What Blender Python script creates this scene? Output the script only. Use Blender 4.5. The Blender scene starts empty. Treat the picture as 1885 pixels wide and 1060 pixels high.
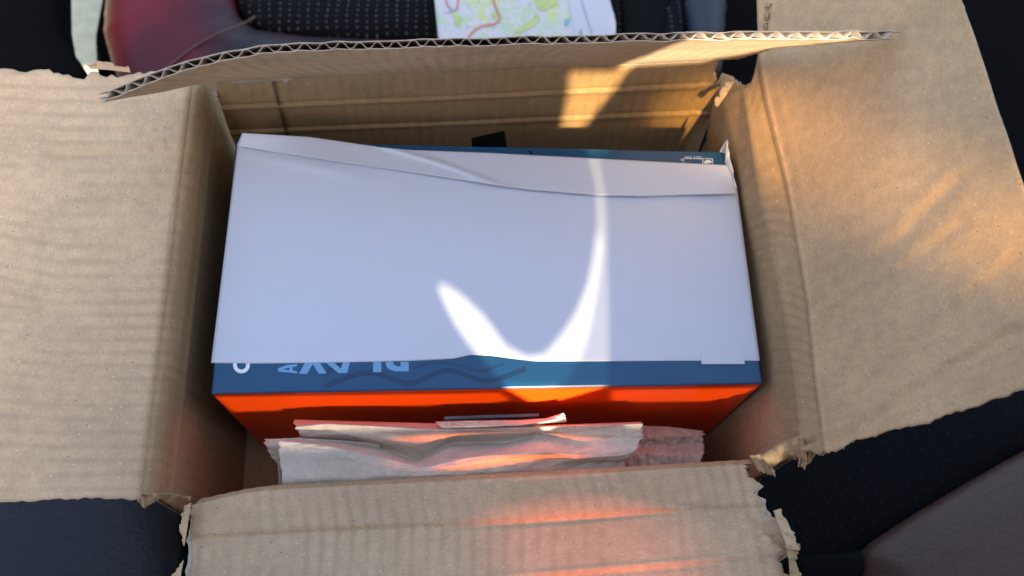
import bpy, math, random
import numpy as np
from mathutils import Matrix, Vector
from mathutils.geometry import tessellate_polygon

scn = bpy.context.scene
# ------------------------------------------------------------------ camera
CX, CY, F = 942.5, 530.0, 1648.93
ROT = np.array([[0.99874521, -0.0012621, -0.05006408],
                [-0.01760846, 0.92700044, -0.37464668],
                [0.04688227, 0.37505812, 0.92581502]])
CAMZ = 0.626791
CAM = np.array([0, 0, CAMZ])
cd = bpy.data.cameras.new('camera')
cam = bpy.data.objects.new('camera', cd)
scn.collection.objects.link(cam)
M = Matrix([[*ROT[0], 0], [*ROT[1], 0], [*ROT[2], CAMZ], [0, 0, 0, 1]])
cam.matrix_world = M
cd.sensor_width = 36
cd.lens = F / 1885 * 36
cd.clip_start = 0.01
cd.clip_end = 100
cd.dof.use_dof = True
cd.dof.focus_distance = 0.47
cd.dof.aperture_fstop = 7.0
scn.camera = cam

# ------------------------------------------------------------------ sun, sky, exposure
SUN = np.array([-0.16, 0.79, -0.78]); SUN /= np.linalg.norm(SUN)      # travel direction
sd = bpy.data.lights.new('sun', 'SUN')
sd.energy = 5.0
sd.angle = math.radians(0.8)
sd.color = (1.0, 0.86, 0.66)
so = bpy.data.objects.new('sun', sd)
so.rotation_mode = 'QUATERNION'
so.rotation_quaternion = Vector(SUN).to_track_quat('-Z', 'Y')
so.location = (0.5, -2, 2)
scn.collection.objects.link(so)
w = bpy.data.worlds.new('World'); scn.world = w; w.use_nodes = True
nt = w.node_tree
bg = nt.nodes['Background']
sky = nt.nodes.new('ShaderNodeTexSky')
sky.sky_type = 'NISHITA'; sky.sun_disc = False; sky.dust_density = 4.0; sky.ozone_density = 0.6
sky.sun_elevation = math.asin(-SUN[2])
sky.sun_rotation = math.atan2(-SUN[0], -SUN[1])
nt.links.new(sky.outputs[0], bg.inputs[0])
bg.inputs[1].default_value = 0.12
scn.view_settings.view_transform = 'Standard'
scn.view_settings.look = 'None'
scn.view_settings.exposure = 2.2
scn.view_settings.gamma = 1.0

# ------------------------------------------------------------------ helpers
def U(px, py, z):
    """a line of sight of the photograph met with the level z"""
    r = ROT @ np.array([px - CX, -(py - CY), -F])
    return CAM + r * ((z - CAMZ) / r[2])

def Uplane(px, py, p0, n):
    r = ROT @ np.array([px - CX, -(py - CY), -F])
    t = np.dot(np.array(p0) - CAM, n) / np.dot(r, n)
    return CAM + r * t

def link(o, parent=None):
    scn.collection.objects.link(o)
    if parent is not None:
        o.parent = parent
    return o

def thing(name, label, cat, loc=(0, 0, 0), group=None):
    o = bpy.data.objects.new(name, None)
    o.location = (0, 0, 0)
    o['label'] = label; o['category'] = cat
    if group: o['group'] = group
    o.empty_display_size = 0.02
    return link(o)

def tag(o, label, cat, group=None):
    o['label'] = label; o['category'] = cat
    if group: o['group'] = group
    return o

def mesh_obj(name, verts, faces, mats, parent=None, midx=None, smooth=None, uvs=None, kind=None):
    me = bpy.data.meshes.new(name)
    v = np.asarray(verts, dtype=float)
    me.from_pydata(v.tolist(), [], [tuple(map(int, f)) for f in faces])
    for m in (mats if isinstance(mats, (list, tuple)) else [mats]):
        me.materials.append(m)
    if midx is not None:
        me.polygons.foreach_set('material_index', np.asarray(midx, dtype=np.int32))
    if smooth is not None:
        if smooth is True: smooth = np.ones(len(me.polygons), dtype=bool)
        me.polygons.foreach_set('use_smooth', np.asarray(smooth, dtype=bool))
    if uvs is not None:
        uv = me.uv_layers.new(name='UVMap')
        li = np.zeros(len(me.loops), dtype=np.int32)
        me.loops.foreach_get('vertex_index', li)
        uv.data.foreach_set('uv', np.asarray(uvs, dtype=float)[li].ravel())
    me.update()
    o = bpy.data.objects.new(name, me)
    link(o, parent)
    if kind: o['kind'] = kind
    return o

def vnoise(x, seed=0):
    x = np.asarray(x, dtype=float)
    i = np.floor(x).astype(int); f = x - i
    def h(k):
        return np.modf(np.abs(np.sin((k + seed * 57.13) * 12.9898) * 43758.5453))[0] * 2 - 1
    s = f * f * (3 - 2 * f)
    return h(i) * (1 - s) + h(i + 1) * s

def hstep(x, seed=0):
    i = np.floor(np.asarray(x, dtype=float)).astype(int)
    return np.modf(np.abs(np.sin((i + seed * 57.13) * 12.9898) * 43758.5453))[0] * 2 - 1

def vnoise2(x, y, seed=0):
    x = np.asarray(x, float); y = np.asarray(y, float)
    i = np.floor(x).astype(int); j = np.floor(y).astype(int)
    fx = x - i; fy = y - j
    def h(a, b):
        return np.modf(np.abs(np.sin(a * 127.1 + b * 311.7 + seed * 74.7) * 43758.5453))[0] * 2 - 1
    sx = fx * fx * (3 - 2 * fx); sy = fy * fy * (3 - 2 * fy)
    return (h(i, j) * (1 - sx) + h(i + 1, j) * sx) * (1 - sy) + (h(i, j + 1) * (1 - sx) + h(i + 1, j + 1) * sx) * sy

def jag(x, amp, seed):
    """a torn line: slow drift, steps and fine teeth (x in metres)"""
    return amp * (0.6 * vnoise(x * 45, seed) + 0.8 * hstep(x * 75, seed + 1) * (vnoise(x * 30, seed + 5) > 0) + (0.15 + 1.1 * np.abs(vnoise(x * 28, seed + 7)) ** 1.5) * (0.6 * vnoise(x * 190, seed + 2) + 0.5 * hstep(x * 330, seed + 4)) + 0.28 * vnoise(x * 800, seed + 3))

# ------------------------------------------------------------------ materials
def new_mat(name):
    m = bpy.data.materials.new(name); m.use_nodes = True
    n = m.node_tree.nodes; l = m.node_tree.links
    return m, n, l, n['Principled BSDF']

def N(nodes, typ, **kw):
    o = nodes.new(typ)
    for k, v in kw.items():
        if k in ('operation', 'blend_type', 'data_type', 'feature', 'distance', 'noise_dimensions', 'wave_type', 'bands_direction', 'wave_profile'):
            setattr(o, k, v)
        else:
            o.inputs[k].default_value = v
    return o

def ramp(nodes, stops):
    r = nodes.new('ShaderNodeValToRGB')
    e = r.color_ramp.elements
    while len(e) > 1: e.remove(e[-1])
    e[0].position = stops[0][0]; e[0].color = (*stops[0][1], 1)
    for p, c in stops[1:]:
        q = e.new(p); q.color = (*c, 1)
    return r

def mix(n, l, a, b, fac, blend='MIX'):
    m = n.new('ShaderNodeMix'); m.data_type = 'RGBA'; m.blend_type = blend
    for s, v in ((m.inputs[6], a), (m.inputs[7], b), (m.inputs[0], fac)):
        if hasattr(v, 'is_linked') or hasattr(v, 'links'):
            l.new(v, s)
        elif isinstance(v, (tuple, list)):
            s.default_value = (*v, 1) if len(v) == 3 else v
        else:
            s.default_value = v
    return m.outputs[2]

def kraft(name, base, rib=0.16, speck=1.0, rough=0.85):
    m, n, l, b = new_mat(name)
    tc = n.new('ShaderNodeTexCoord')
    P = tc.outputs['Object']
    big = N(n, 'ShaderNodeTexNoise', Scale=22.0, Detail=4.0); l.new(P, big.inputs['Vector'])
    r1 = ramp(n, [(0.3, tuple(c * 0.90 for c in base)), (0.7, tuple(min(1, c * 1.08) for c in base))]); l.new(big.outputs[0], r1.inputs[0])
    fine = N(n, 'ShaderNodeTexNoise', Scale=900.0, Detail=4.0, Roughness=0.7); l.new(P, fine.inputs['Vector'])
    r2 = ramp(n, [(0.3, (0.88, 0.88, 0.88)), (0.5, (1, 1, 1)), (0.72, (1.12, 1.12, 1.11))]); l.new(fine.outputs[0], r2.inputs[0])
    c = mix(n, l, r1.outputs[0], r2.outputs[0], 1.0, 'MULTIPLY')
    # medium mottling of recycled fibre
    med = N(n, 'ShaderNodeTexNoise', Scale=160.0, Detail=3.0); l.new(P, med.inputs['Vector'])
    r3 = ramp(n, [(0.35, (0.93, 0.93, 0.94)), (0.65, (1.06, 1.05, 1.04))]); l.new(med.outputs[0], r3.inputs[0])
    c = mix(n, l, c, r3.outputs[0], 1.0, 'MULTIPLY')
    # long fibres across the sheet
    uvn = n.new('ShaderNodeMapping'); l.new(tc.outputs['UV'], uvn.inputs[0]); uvn.inputs['Scale'].default_value = (260, 1500, 1)
    fib = N(n, 'ShaderNodeTexNoise', Scale=1.0, Detail=3.0); l.new(uvn.outputs[0], fib.inputs['Vector'])
    r4 = ramp(n, [(0.35, (0.93, 0.93, 0.93)), (0.65, (1.06, 1.06, 1.06))]); l.new(fib.outputs[0], r4.inputs[0])
    c = mix(n, l, c, r4.outputs[0], 1.0, 'MULTIPLY')
    # darker washboard bands, one per flute
    sep = n.new('ShaderNodeSeparateXYZ'); l.new(tc.outputs['UV'], sep.inputs[0])
    wob = N(n, 'ShaderNodeTexNoise', Scale=18.0, Detail=2.0); l.new(P, wob.inputs['Vector'])
    ad = N(n, 'ShaderNodeMath', operation='MULTIPLY_ADD'); l.new(wob.outputs[0], ad.inputs[0]); ad.inputs[1].default_value = 0.0012; l.new(sep.outputs[0], ad.inputs[2])
    mu = N(n, 'ShaderNodeMath', operation='MULTIPLY'); l.new(ad.outputs[0], mu.inputs[0]); mu.inputs[1].default_value = 2 * math.pi / 0.008
    sn = N(n, 'ShaderNodeMath', operation='SINE'); l.new(mu.outputs[0], sn.inputs[0])
    amp = N(n, 'ShaderNodeTexNoise', Scale=30.0, Detail=2.0); l.new(P, amp.inputs['Vector'])
    ra = ramp(n, [(0.34, (0, 0, 0)), (0.62, (1, 1, 1))]); l.new(amp.outputs[0], ra.inputs[0])
    mr = n.new('ShaderNodeMapRange'); l.new(sn.outputs[0], mr.inputs[0]); mr.inputs[1].default_value = -0.2; mr.inputs[2].default_value = 1; mr.inputs[3].default_value = 0; mr.inputs[4].default_value = rib * 3
    mm = N(n, 'ShaderNodeMath', operation='MULTIPLY'); l.new(mr.outputs[0], mm.inputs[0]); l.new(ra.outputs[0], mm.inputs[1])
    c = mix(n, l, c, tuple(x * 0.72 for x in base), mm.outputs[0])
    # specks
    for sc, th, col, seed in ((230.0, 0.07, (0.75, 0.70, 0.58), 0.0), (170.0, 0.05, (0.06, 0.045, 0.035), 3.7), (60.0, 0.022, (0.05, 0.04, 0.04), 9.1)):
        mp = n.new('ShaderNodeMapping'); l.new(P, mp.inputs[0]); mp.inputs['Location'].default_value = (seed, seed * 2, seed)
        mp.inputs['Scale'].default_value = (1.0, 1.7, 1.3)
        vo = N(n, 'ShaderNodeTexVoronoi', Scale=sc); l.new(mp.outputs[0], vo.inputs['Vector'])
        wn = N(n, 'ShaderNodeMath', operation='LESS_THAN'); l.new(vo.outputs['Distance'], wn.inputs[0]); wn.inputs[1].default_value = th * speck * 1.6
        sp = n.new('ShaderNodeSeparateColor'); l.new(vo.outputs['Color'], sp.inputs[0])
        lt = N(n, 'ShaderNodeMath', operation='LESS_THAN'); l.new(sp.outputs[0], lt.inputs[0]); lt.inputs[1].default_value = 0.35
        fm = N(n, 'ShaderNodeMath', operation='MULTIPLY'); l.new(wn.outputs[0], fm.inputs[0]); l.new(lt.outputs[0], fm.inputs[1])
        fm2 = N(n, 'ShaderNodeMath', operation='MULTIPLY'); l.new(fm.outputs[0], fm2.inputs[0]); fm2.inputs[1].default_value = 0.75
        c = mix(n, l, c, col, fm2.outputs[0])
    l.new(c, b.inputs['Base Color'])
    b.inputs['Roughness'].default_value = rough
    b.inputs['Specular IOR Level'].default_value = 0.25
    bu = n.new('ShaderNodeBump'); bu.inputs['Strength'].default_value = 0.35; bu.inputs['Distance'].default_value = 0.0003
    l.new(fine.outputs[0], bu.inputs['Height'])
    l.new(bu.outputs[0], b.inputs['Normal'])
    return m

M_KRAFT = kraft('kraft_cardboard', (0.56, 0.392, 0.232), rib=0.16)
M_KRAFT_R = kraft('kraft_smooth_warm_lit', (0.57, 0.375, 0.205), rib=0.05)  # fainter ribs; warmer copy of the kraft, bounced glow put into the colour
M_KRAFT_IN = kraft('kraft_cardboard_shaded', (0.42, 0.28, 0.145))  # darker copy of the kraft, shade of the carton's inside put into the colour
M_RIM = kraft('torn_kraft_edge', (0.52, 0.43, 0.33), rib=0)
M_FLUTE = kraft('fluting_paper', (0.50, 0.42, 0.33), rib=0)
M_TISSUE = kraft('grey_wrapping_paper', (0.55, 0.46, 0.36), rib=0, speck=0.8)

def plain(name, col, rough=0.5, spec=0.5, bump=0.0, bscale=600, var=0.06, coat=0.0, bdist=0.0002, vscale=8.0):
    m, n, l, b = new_mat(name)
    tc = n.new('ShaderNodeTexCoord'); P = tc.outputs['Object']
    nz = N(n, 'ShaderNodeTexNoise', Scale=vscale, Detail=4.0); l.new(P, nz.inputs['Vector'])
    r = ramp(n, [(0.3, tuple(c * (1 - var) for c in col)), (0.7, tuple(min(1, c * (1 + var)) for c in col))]); l.new(nz.outputs[0], r.inputs[0])
    l.new(r.outputs[0], b.inputs['Base Color'])
    b.inputs['Roughness'].default_value = rough
    b.inputs['Specular IOR Level'].default_value = spec
    b.inputs['Coat Weight'].default_value = coat
    b.inputs['Coat Roughness'].default_value = 0.12
    if bump:
        bn = N(n, 'ShaderNodeTexNoise', Scale=float(bscale), Detail=4.0); l.new(P, bn.inputs['Vector'])
        bu = n.new('ShaderNodeBump'); bu.inputs['Strength'].default_value = bump; bu.inputs['Distance'].default_value = bdist
        l.new(bn.outputs[0], bu.inputs['Height']); l.new(bu.outputs[0], b.inputs['Normal'])
    return m

M_WHITE = plain('white_paper', (0.59, 0.62, 0.69), 0.40, 0.5, 0.5, 14, 0.02, bdist=0.0016)
M_BLUE = plain('blue_print', (0.008, 0.068, 0.155), 0.32, 0.5, 0.15, 40, 0.05, bdist=0.0004)
M_RED = plain('orange_red_print', (0.95, 0.075, 0.003), 0.35, 0.3, 0.12, 60, 0.03, bdist=0.0003)
M_PRINT_WHITE = plain('print_white', (0.78, 0.82, 0.86), 0.35)
M_PRINT_LIGHT = plain('print_light_blue', (0.16, 0.36, 0.56), 0.35)
M_PRINT_DARK = plain('print_dark_blue', (0.005, 0.036, 0.09), 0.35)
M_PRINT_MID = plain('print_mid_blue', (0.006, 0.050, 0.118), 0.35)
M_BLACK = plain('black_plastic', (0.005, 0.005, 0.005), 0.8, 0.06, 0.2, 300)
M_DARKHOLE = plain('soft_black_fabric', (0.003, 0.003, 0.003), 0.95, 0.05)
M_GREYPLASTIC = plain('blue_grey_plastic', (0.030, 0.036, 0.050), 0.5, 0.3, 0.3, 400)
M_LINE = plain('crease_line_dark', (0.10, 0.065, 0.035), 0.9, 0.1)

def leather(name, col):
    m, n, l, b = new_mat(name)
    tc = n.new('ShaderNodeTexCoord'); P = tc.outputs['Object']
    mp = n.new('ShaderNodeMapping'); l.new(P, mp.inputs[0]); mp.inputs['Scale'].default_value = (0.55, 1.0, 1.0)
    vo = N(n, 'ShaderNodeTexVoronoi', Scale=620.0, feature='SMOOTH_F1'); l.new(mp.outputs[0], vo.inputs['Vector'])
    nz = N(n, 'ShaderNodeTexNoise', Scale=260.0, Detail=4.0); l.new(mp.outputs[0], nz.inputs['Vector'])
    ad = N(n, 'ShaderNodeMath', operation='ADD'); l.new(vo.outputs['Distance'], ad.inputs[0]); l.new(nz.outputs[0], ad.inputs[1])
    r = ramp(n, [(0.4, tuple(c * 0.8 for c in col)), (1.2, tuple(c * 1.2 for c in col))]); l.new(ad.outputs[0], r.inputs[0])
    l.new(r.outputs[0], b.inputs['Base Color'])
    b.inputs['Roughness'].default_value = 0.42
    b.inputs['Specular IOR Level'].default_value = 0.25
    bu = n.new('ShaderNodeBump'); bu.inputs['Strength'].default_value = 0.5; bu.inputs['Distance'].default_value = 0.0006
    l.new(ad.outputs[0], bu.inputs['Height']); l.new(bu.outputs[0], b.inputs['Normal'])
    return m

M_LEATHER = leather('dark_blue_grey_leather', (0.014, 0.016, 0.021))
M_LEATHER_GLOW = leather('leather_red_glow', (0.13, 0.008, 0.014))  # reflected red glow painted into the leather, fading by noise to dark grey
_n = M_LEATHER_GLOW.node_tree; _b = _n.nodes['Principled BSDF']; _src = _b.inputs['Base Color'].links[0].from_socket
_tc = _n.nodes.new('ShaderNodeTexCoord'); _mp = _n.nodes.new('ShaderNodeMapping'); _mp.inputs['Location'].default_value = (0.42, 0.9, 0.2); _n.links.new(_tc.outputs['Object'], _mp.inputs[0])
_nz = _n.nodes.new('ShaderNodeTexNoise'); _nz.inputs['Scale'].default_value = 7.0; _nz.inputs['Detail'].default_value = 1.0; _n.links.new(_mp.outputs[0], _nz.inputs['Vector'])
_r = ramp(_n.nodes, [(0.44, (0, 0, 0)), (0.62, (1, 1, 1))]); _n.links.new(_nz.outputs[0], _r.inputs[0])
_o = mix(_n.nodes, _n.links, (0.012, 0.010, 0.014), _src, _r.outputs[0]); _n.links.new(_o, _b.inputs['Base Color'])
M_LEATHER_BROWN = leather('brown_grey_leather', (0.075, 0.040, 0.030))

def mesh_fabric(name, rot, sp=(0.0042, 0.0050), bright=0.10):
    """black seat cloth with rows of paired raised stitches"""
    m, n, l, b = new_mat(name)
    tc = n.new('ShaderNodeTexCoord'); P = tc.outputs['Object']
    mp = n.new('ShaderNodeMapping'); l.new(P, mp.inputs[0]); mp.inputs['Rotation'].default_value = (0, 0, rot)
    wn = N(n, 'ShaderNodeTexNoise', Scale=35.0, Detail=2.0); l.new(mp.outputs[0], wn.inputs['Vector'])
    wa = n.new('ShaderNodeVectorMath'); wa.operation = 'MULTIPLY_ADD'; l.new(wn.outputs[1], wa.inputs[0]); wa.inputs[1].default_value = (0.006, 0.006, 0); l.new(mp.outputs[0], wa.inputs[2])
    se = n.new('ShaderNodeSeparateXYZ'); l.new(wa.outputs[0], se.inputs[0])
    def sine(src, per, ph=0.0):
        a = N(n, 'ShaderNodeMath', operation='MULTIPLY_ADD'); l.new(src, a.inputs[0]); a.inputs[1].default_value = 2 * math.pi / per; a.inputs[2].default_value = ph
        s = N(n, 'ShaderNodeMath', operation='SINE'); l.new(a.outputs[0], s.inputs[0]); return s.outputs[0]
    sx = sine(se.outputs[0], sp[0]); sy = sine(se.outputs[1], sp[1]); sx2 = sine(se.outputs[0], sp[0] * 2.0, 0.8)
    p = N(n, 'ShaderNodeMath', operation='MULTIPLY'); 
    mx = N(n, 'ShaderNodeMath', operation='MAXIMUM'); l.new(sx, mx.inputs[0]); mx.inputs[1].default_value = 0
    my = N(n, 'ShaderNodeMath', operation='MAXIMUM'); l.new(sy, my.inputs[0]); my.inputs[1].default_value = 0
    l.new(mx.outputs[0], p.inputs[0]); l.new(my.outputs[0], p.inputs[1])
    ng = N(n, 'ShaderNodeTexNoise', Scale=900.0, Detail=3.0); l.new(P, ng.inputs['Vector'])
    ng.inputs['Scale'].default_value = 160.0
    g2 = N(n, 'ShaderNodeMath', operation='MULTIPLY_ADD'); l.new(sx2, g2.inputs[0]); g2.inputs[1].default_value = 0.35; g2.inputs[2].default_value = 0.65
    q = N(n, 'ShaderNodeMath', operation='MULTIPLY'); l.new(p.outputs[0], q.inputs[0]); l.new(g2.outputs[0], q.inputs[1])
    q2 = N(n, 'ShaderNodeMath', operation='MULTIPLY'); l.new(q.outputs[0], q2.inputs[0]); l.new(ng.outputs[0], q2.inputs[1])
    r = ramp(n, [(0.12, (0.002, 0.002, 0.003)), (0.42, (bright, bright * 0.92, bright * 0.85))]); l.new(q2.outputs[0], r.inputs[0])
    l.new(r.outputs[0], b.inputs['Base Color'])
    b.inputs['Roughness'].default_value = 0.85; b.inputs['Specular IOR Level'].default_value = 0.15
    bu = n.new('ShaderNodeBump'); bu.inputs['Strength'].default_value = 0.8; bu.inputs['Distance'].default_value = 0.0008
    l.new(q2.outputs[0], bu.inputs['Height']); l.new(bu.outputs[0], b.inputs['Normal'])
    return m

M_MESH = mesh_fabric('perforated_black_cloth', 0.0, bright=0.10)
M_MESH2 = mesh_fabric('perforated_black_cloth_bias', math.radians(-27), (0.0062, 0.0085), 0.008)

def map_mat():
    m, n, l, b = new_mat('printed_street_map')
    tc = n.new('ShaderNodeTexCoord'); P = tc.outputs['Object']
    base = (0.52, 0.50, 0.50)
    a = N(n, 'ShaderNodeTexNoise', Scale=55.0, Detail=3.0, Distortion=1.2); l.new(P, a.inputs['Vector'])
    r = ramp(n, [(0.50, (0, 0, 0)), (0.53, (1, 1, 1))]); l.new(a.outputs[0], r.inputs[0])
    c = mix(n, l, base, (0.44, 0.52, 0.34), r.outputs[0])
    mp = n.new('ShaderNodeMapping'); l.new(P, mp.inputs[0]); mp.inputs['Location'].default_value = (3, 1, 0)
    a2 = N(n, 'ShaderNodeTexNoise', Scale=38.0, Detail=2.0, Distortion=0.6); l.new(mp.outputs[0], a2.inputs['Vector'])
    r = ramp(n, [(0.60, (0, 0, 0)), (0.615, (1, 1, 1))]); l.new(a2.outputs[0], r.inputs[0])
    c = mix(n, l, c, (0.50, 0.54, 0.22), r.outputs[0])
    for sc, th, col in ((28.0, 0.02, (0.55, 0.5, 0.52)), (60.0, 0.012, (0.62, 0.55, 0.5))):
        v = N(n, 'ShaderNodeTexVoronoi', Scale=sc, feature='DISTANCE_TO_EDGE'); l.new(P, v.inputs['Vector'])
        t = N(n, 'ShaderNodeMath', operation='LESS_THAN'); l.new(v.outputs[0], t.inputs[0]); t.inputs[1].default_value = th
        f = N(n, 'ShaderNodeMath', operation='MULTIPLY'); l.new(t.outputs[0], f.inputs[0]); f.inputs[1].default_value = 0.6
        c = mix(n, l, c, col, f.outputs[0])
    l.new(c, b.inputs['Base Color']); b.inputs['Roughness'].default_value = 0.6
    return m
M_MAP = map_mat()

# ------------------------------------------------------------------ corrugated board
TH = 0.0040; LN = 0.00038; PER = 0.0080

class Surf:
    """rows: list of [(u, point), ...] from v = 0 on; linear between rows with a rounded fold, smooth along u"""
    def __init__(self, rows, round_=0.003, L=None, vk=None):
        self.us = np.linspace(0, 1, 41)
        R = []
        for row in rows:
            k = np.array([a for a, _ in row]); p = np.array([b for _, b in row])
            q = np.stack([np.interp(self.us, k, p[:, i]) for i in range(3)], 1)
            for _ in range(3 if len(row) > 2 else 0):
                e = q.copy(); e[1:-1] = (q[:-2] + 2 * q[1:-1] + q[2:]) / 4; q = e
            R.append(q)
        self.R = np.array(R)
        d = np.linalg.norm(np.diff(self.R, axis=0), axis=2).mean(1)
        self.vk = np.concatenate([[0], np.cumsum(d)])
        self.L = L or float(np.mean([np.linalg.norm(np.diff(r, axis=0), axis=1).sum() for r in self.R]))
        self.round = round_
    def lin(self, u, v):
        s = u / self.L
        i = np.clip(np.floor(s * 40).astype(int), 0, 39); f = (s * 40 - i)[..., None]
        j = np.clip(np.searchsorted(self.vk, v, side='right') - 1, 0, len(self.vk) - 2)
        g = ((v - self.vk[j]) / (self.vk[j + 1] - self.vk[j]))[..., None]
        a = self.R[j, i] * (1 - f) + self.R[j, i + 1] * f
        b = self.R[j + 1, i] * (1 - f) + self.R[j + 1, i + 1] * f
        return a * (1 - g) + b * g
    def __call__(self, u, v):
        r = self.round
        ks = np.linspace(-1, 1, 7); wt = 1 - np.abs(ks) * 0.8; wt = wt / wt.sum()
        return sum(wk * self.lin(u, v + k * r) for k, wk in zip(ks, wt))
    def normal(self, u, v, flip):
        e = 0.0006
        a = self(u + e, v) - self(u - e, v); b = self(u, v + e) - self(u, v - e)
        n = np.cross(a, b); n /= np.linalg.norm(n, axis=-1, keepdims=True) + 1e-12
        return -n if flip else n

def sheet(S, u, v, flip, top, bot, vo, fo, mo, sm, uv, mtop=0):
    """closed thin sheet between offsets top and bot of grid u,v; appends to the lists"""
    P = S(u, v); n = S.normal(u, v, flip)
    A = P + n * top[..., None]; B = P + n * bot[..., None]
    h, wd = u.shape; base = len(vo)
    vo.extend(A.reshape(-1, 3).tolist()); vo.extend(B.reshape(-1, 3).tolist())
    t = np.stack([u, v], -1).reshape(-1, 2).tolist(); uv.extend(t); uv.extend(t)
    idx = np.arange(h * wd).reshape(h, wd) + base; off = h * wd
    a, b, c, d = idx[:-1, :-1].ravel(), idx[:-1, 1:].ravel(), idx[1:, 1:].ravel(), idx[1:, :-1].ravel()
    if flip:
        f1 = np.stack([a, d, c, b], 1); f2 = np.stack([a, b, c, d], 1) + off
    else:
        f1 = np.stack([a, b, c, d], 1); f2 = np.stack([a, d, c, b], 1) + off
    fo.extend(f1.tolist()); fo.extend(f2.tolist()); k = len(f1) * 2
    mo.extend([mtop] * (k // 2) + [0] * (k // 2)); sm.extend([True] * k)
    ring = np.concatenate([idx[0, :-1], idx[:-1, -1], idx[-1, :0:-1], idx[:0:-1, 0]])
    nx = np.roll(ring, -1)
    f3 = np.stack([ring, nx, nx + off, ring + off], 1)
    if flip: f3 = f3[:, ::-1]
    fo.extend(f3[:, ::-1].tolist()); mo.extend([1] * len(f3)); sm.extend([False] * len(f3))

def board(name, S, v0, v1, flip, parent, mats, lo=None, hi=None, end=None, start=None, disp=None, du=0.0011, dv=0.0011, label=None, lo2=None, hi2=None, end2=None, wash=0.00020, flute=True):
    """lo/hi(v): torn offset of the u limits; end(u): offset of the v1 limit; suffix 2: those of the outer liner"""
    z = lambda x: x * 0.0
    lo = lo or z; hi = hi or z; end = end or z; start = start or z
    lo2 = lo2 or lo; hi2 = hi2 or hi; end2 = end2 or end
    disp = disp or (lambda u, v: u * 0)
    def grid(lo, hi, end, du, dv, inset=0.0):
        nu = int(S.L / du); nv = max(3, int((v1 - v0) / dv))
        s, t = np.meshgrid(np.linspace(0, 1, nu), np.linspace(0, 1, nv))
        V = v0 + start(s * S.L) + (v1 + end(s * S.L) - inset - v0 - start(s * S.L)) * t
        a = lo(V) + inset; b = S.L + hi(V) - inset
        Ug = a + (b - a) * s
        return Ug, V
    vo, fo, mo, sm, uv = [], [], [], [], []
    u, v = grid(lo, hi, end, du, dv)
    D = disp(u, v) + wash * np.cos(2 * np.pi * u / PER) * (0.6 + 0.4 * vnoise2(u * 30, v * 30, 3))
    sheet(S, u, v, flip, D, D - LN, vo, fo, mo, sm, uv)
    u, v = grid(lo2, hi2, end2, du * 2, dv * 2)
    D = disp(u, v)
    sheet(S, u, v, flip, D - TH + LN, D - TH, vo, fo, mo, sm, uv, 1)
    o = mesh_obj(name, vo, fo, mats, parent, mo, sm, uv)
    if label: o['label'] = label
    if flute:
        vo, fo, mo, sm, uv = [], [], [], [], []
        l_ = lambda x: np.maximum(lo(x), lo2(x)); h_ = lambda x: np.minimum(hi(x), hi2(x))
        parts = [(0, 1, 0, 1)] if flute == 'full' else ([(0.05, 1, 1 - 0.006 / (v1 - v0), 1 + 0.0024 / (v1 - v0))] if flute == 'end' else [])
        for s0, s1, t0, t1 in parts:
            s_, t_ = np.meshgrid(np.linspace(s0, s1, max(4, int(S.L * (s1 - s0) / (PER / 10)))), np.linspace(t0, t1, max(4, int((v1 - v0) * (t1 - t0) / 0.0025))))
            vv = v0 + start(s_ * S.L) + (v1 + end(s_ * S.L) - v0 - start(s_ * S.L)) * t_
            a_ = l_(vv); uu = a_ + (S.L + h_(vv) - a_) * s_
            dd = np.array([disp(uu + p_, vv + q_) for q_ in np.arange(-0.004, 0.0041, 0.001) for p_ in (-0.001, 0, 0.001)])
            w_ = np.sin(2 * np.pi * uu / PER); w_ = np.sign(w_) * np.abs(w_) ** 0.8
            D = dd.min(0) - 0.25 * (dd.max(0) - dd.min(0)) - TH / 2 - (0 if flute == 'full' else 0.0003) + (TH / 2 - LN - (0.0001 if flute == 'full' else 0.0004)) * w_
            vo, fo, mo, sm, uv = [], [], [], [], []
            sheet(S, uu, vv, flip, D + 0.00014, D - 0.00014, vo, fo, mo, sm, uv)
            mesh_obj('fluting', vo, fo, [M_FLUTE, M_FLUTE], o, mo, sm, uv)
    return o

def groove(x, c, wd, dp):
    return -dp * np.exp(-((x - c) / wd) ** 2)

def wrinkle(u, v, p, q, wd, dp):
    """a soft fold from p to q in board coordinates"""
    p = np.array(p); q = np.array(q); d = q - p; L2 = (d ** 2).sum()
    t = np.clip(((u - p[0]) * d[0] + (v - p[1]) * d[1]) / L2, 0, 1)
    dist = np.hypot(u - p[0] - t * d[0], v - p[1] - t * d[1])
    side = (u - p[0]) * d[1] - (v - p[1]) * d[0]
    side = side / np.sqrt(L2)
    return dp * np.exp(-(dist / wd) ** 2) - dp * 0.6 * np.exp(-((side - wd * 1.6) / wd) ** 2) * np.exp(-(np.maximum(0, dist - 1.6 * wd) / wd) ** 2)

carton = thing('cardboard_carton', 'opened brown corrugated carton with four torn flaps folded outwards on the car seat', 'cardboard box')
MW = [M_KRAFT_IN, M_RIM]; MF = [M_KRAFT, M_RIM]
ZR = 0.176

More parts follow.
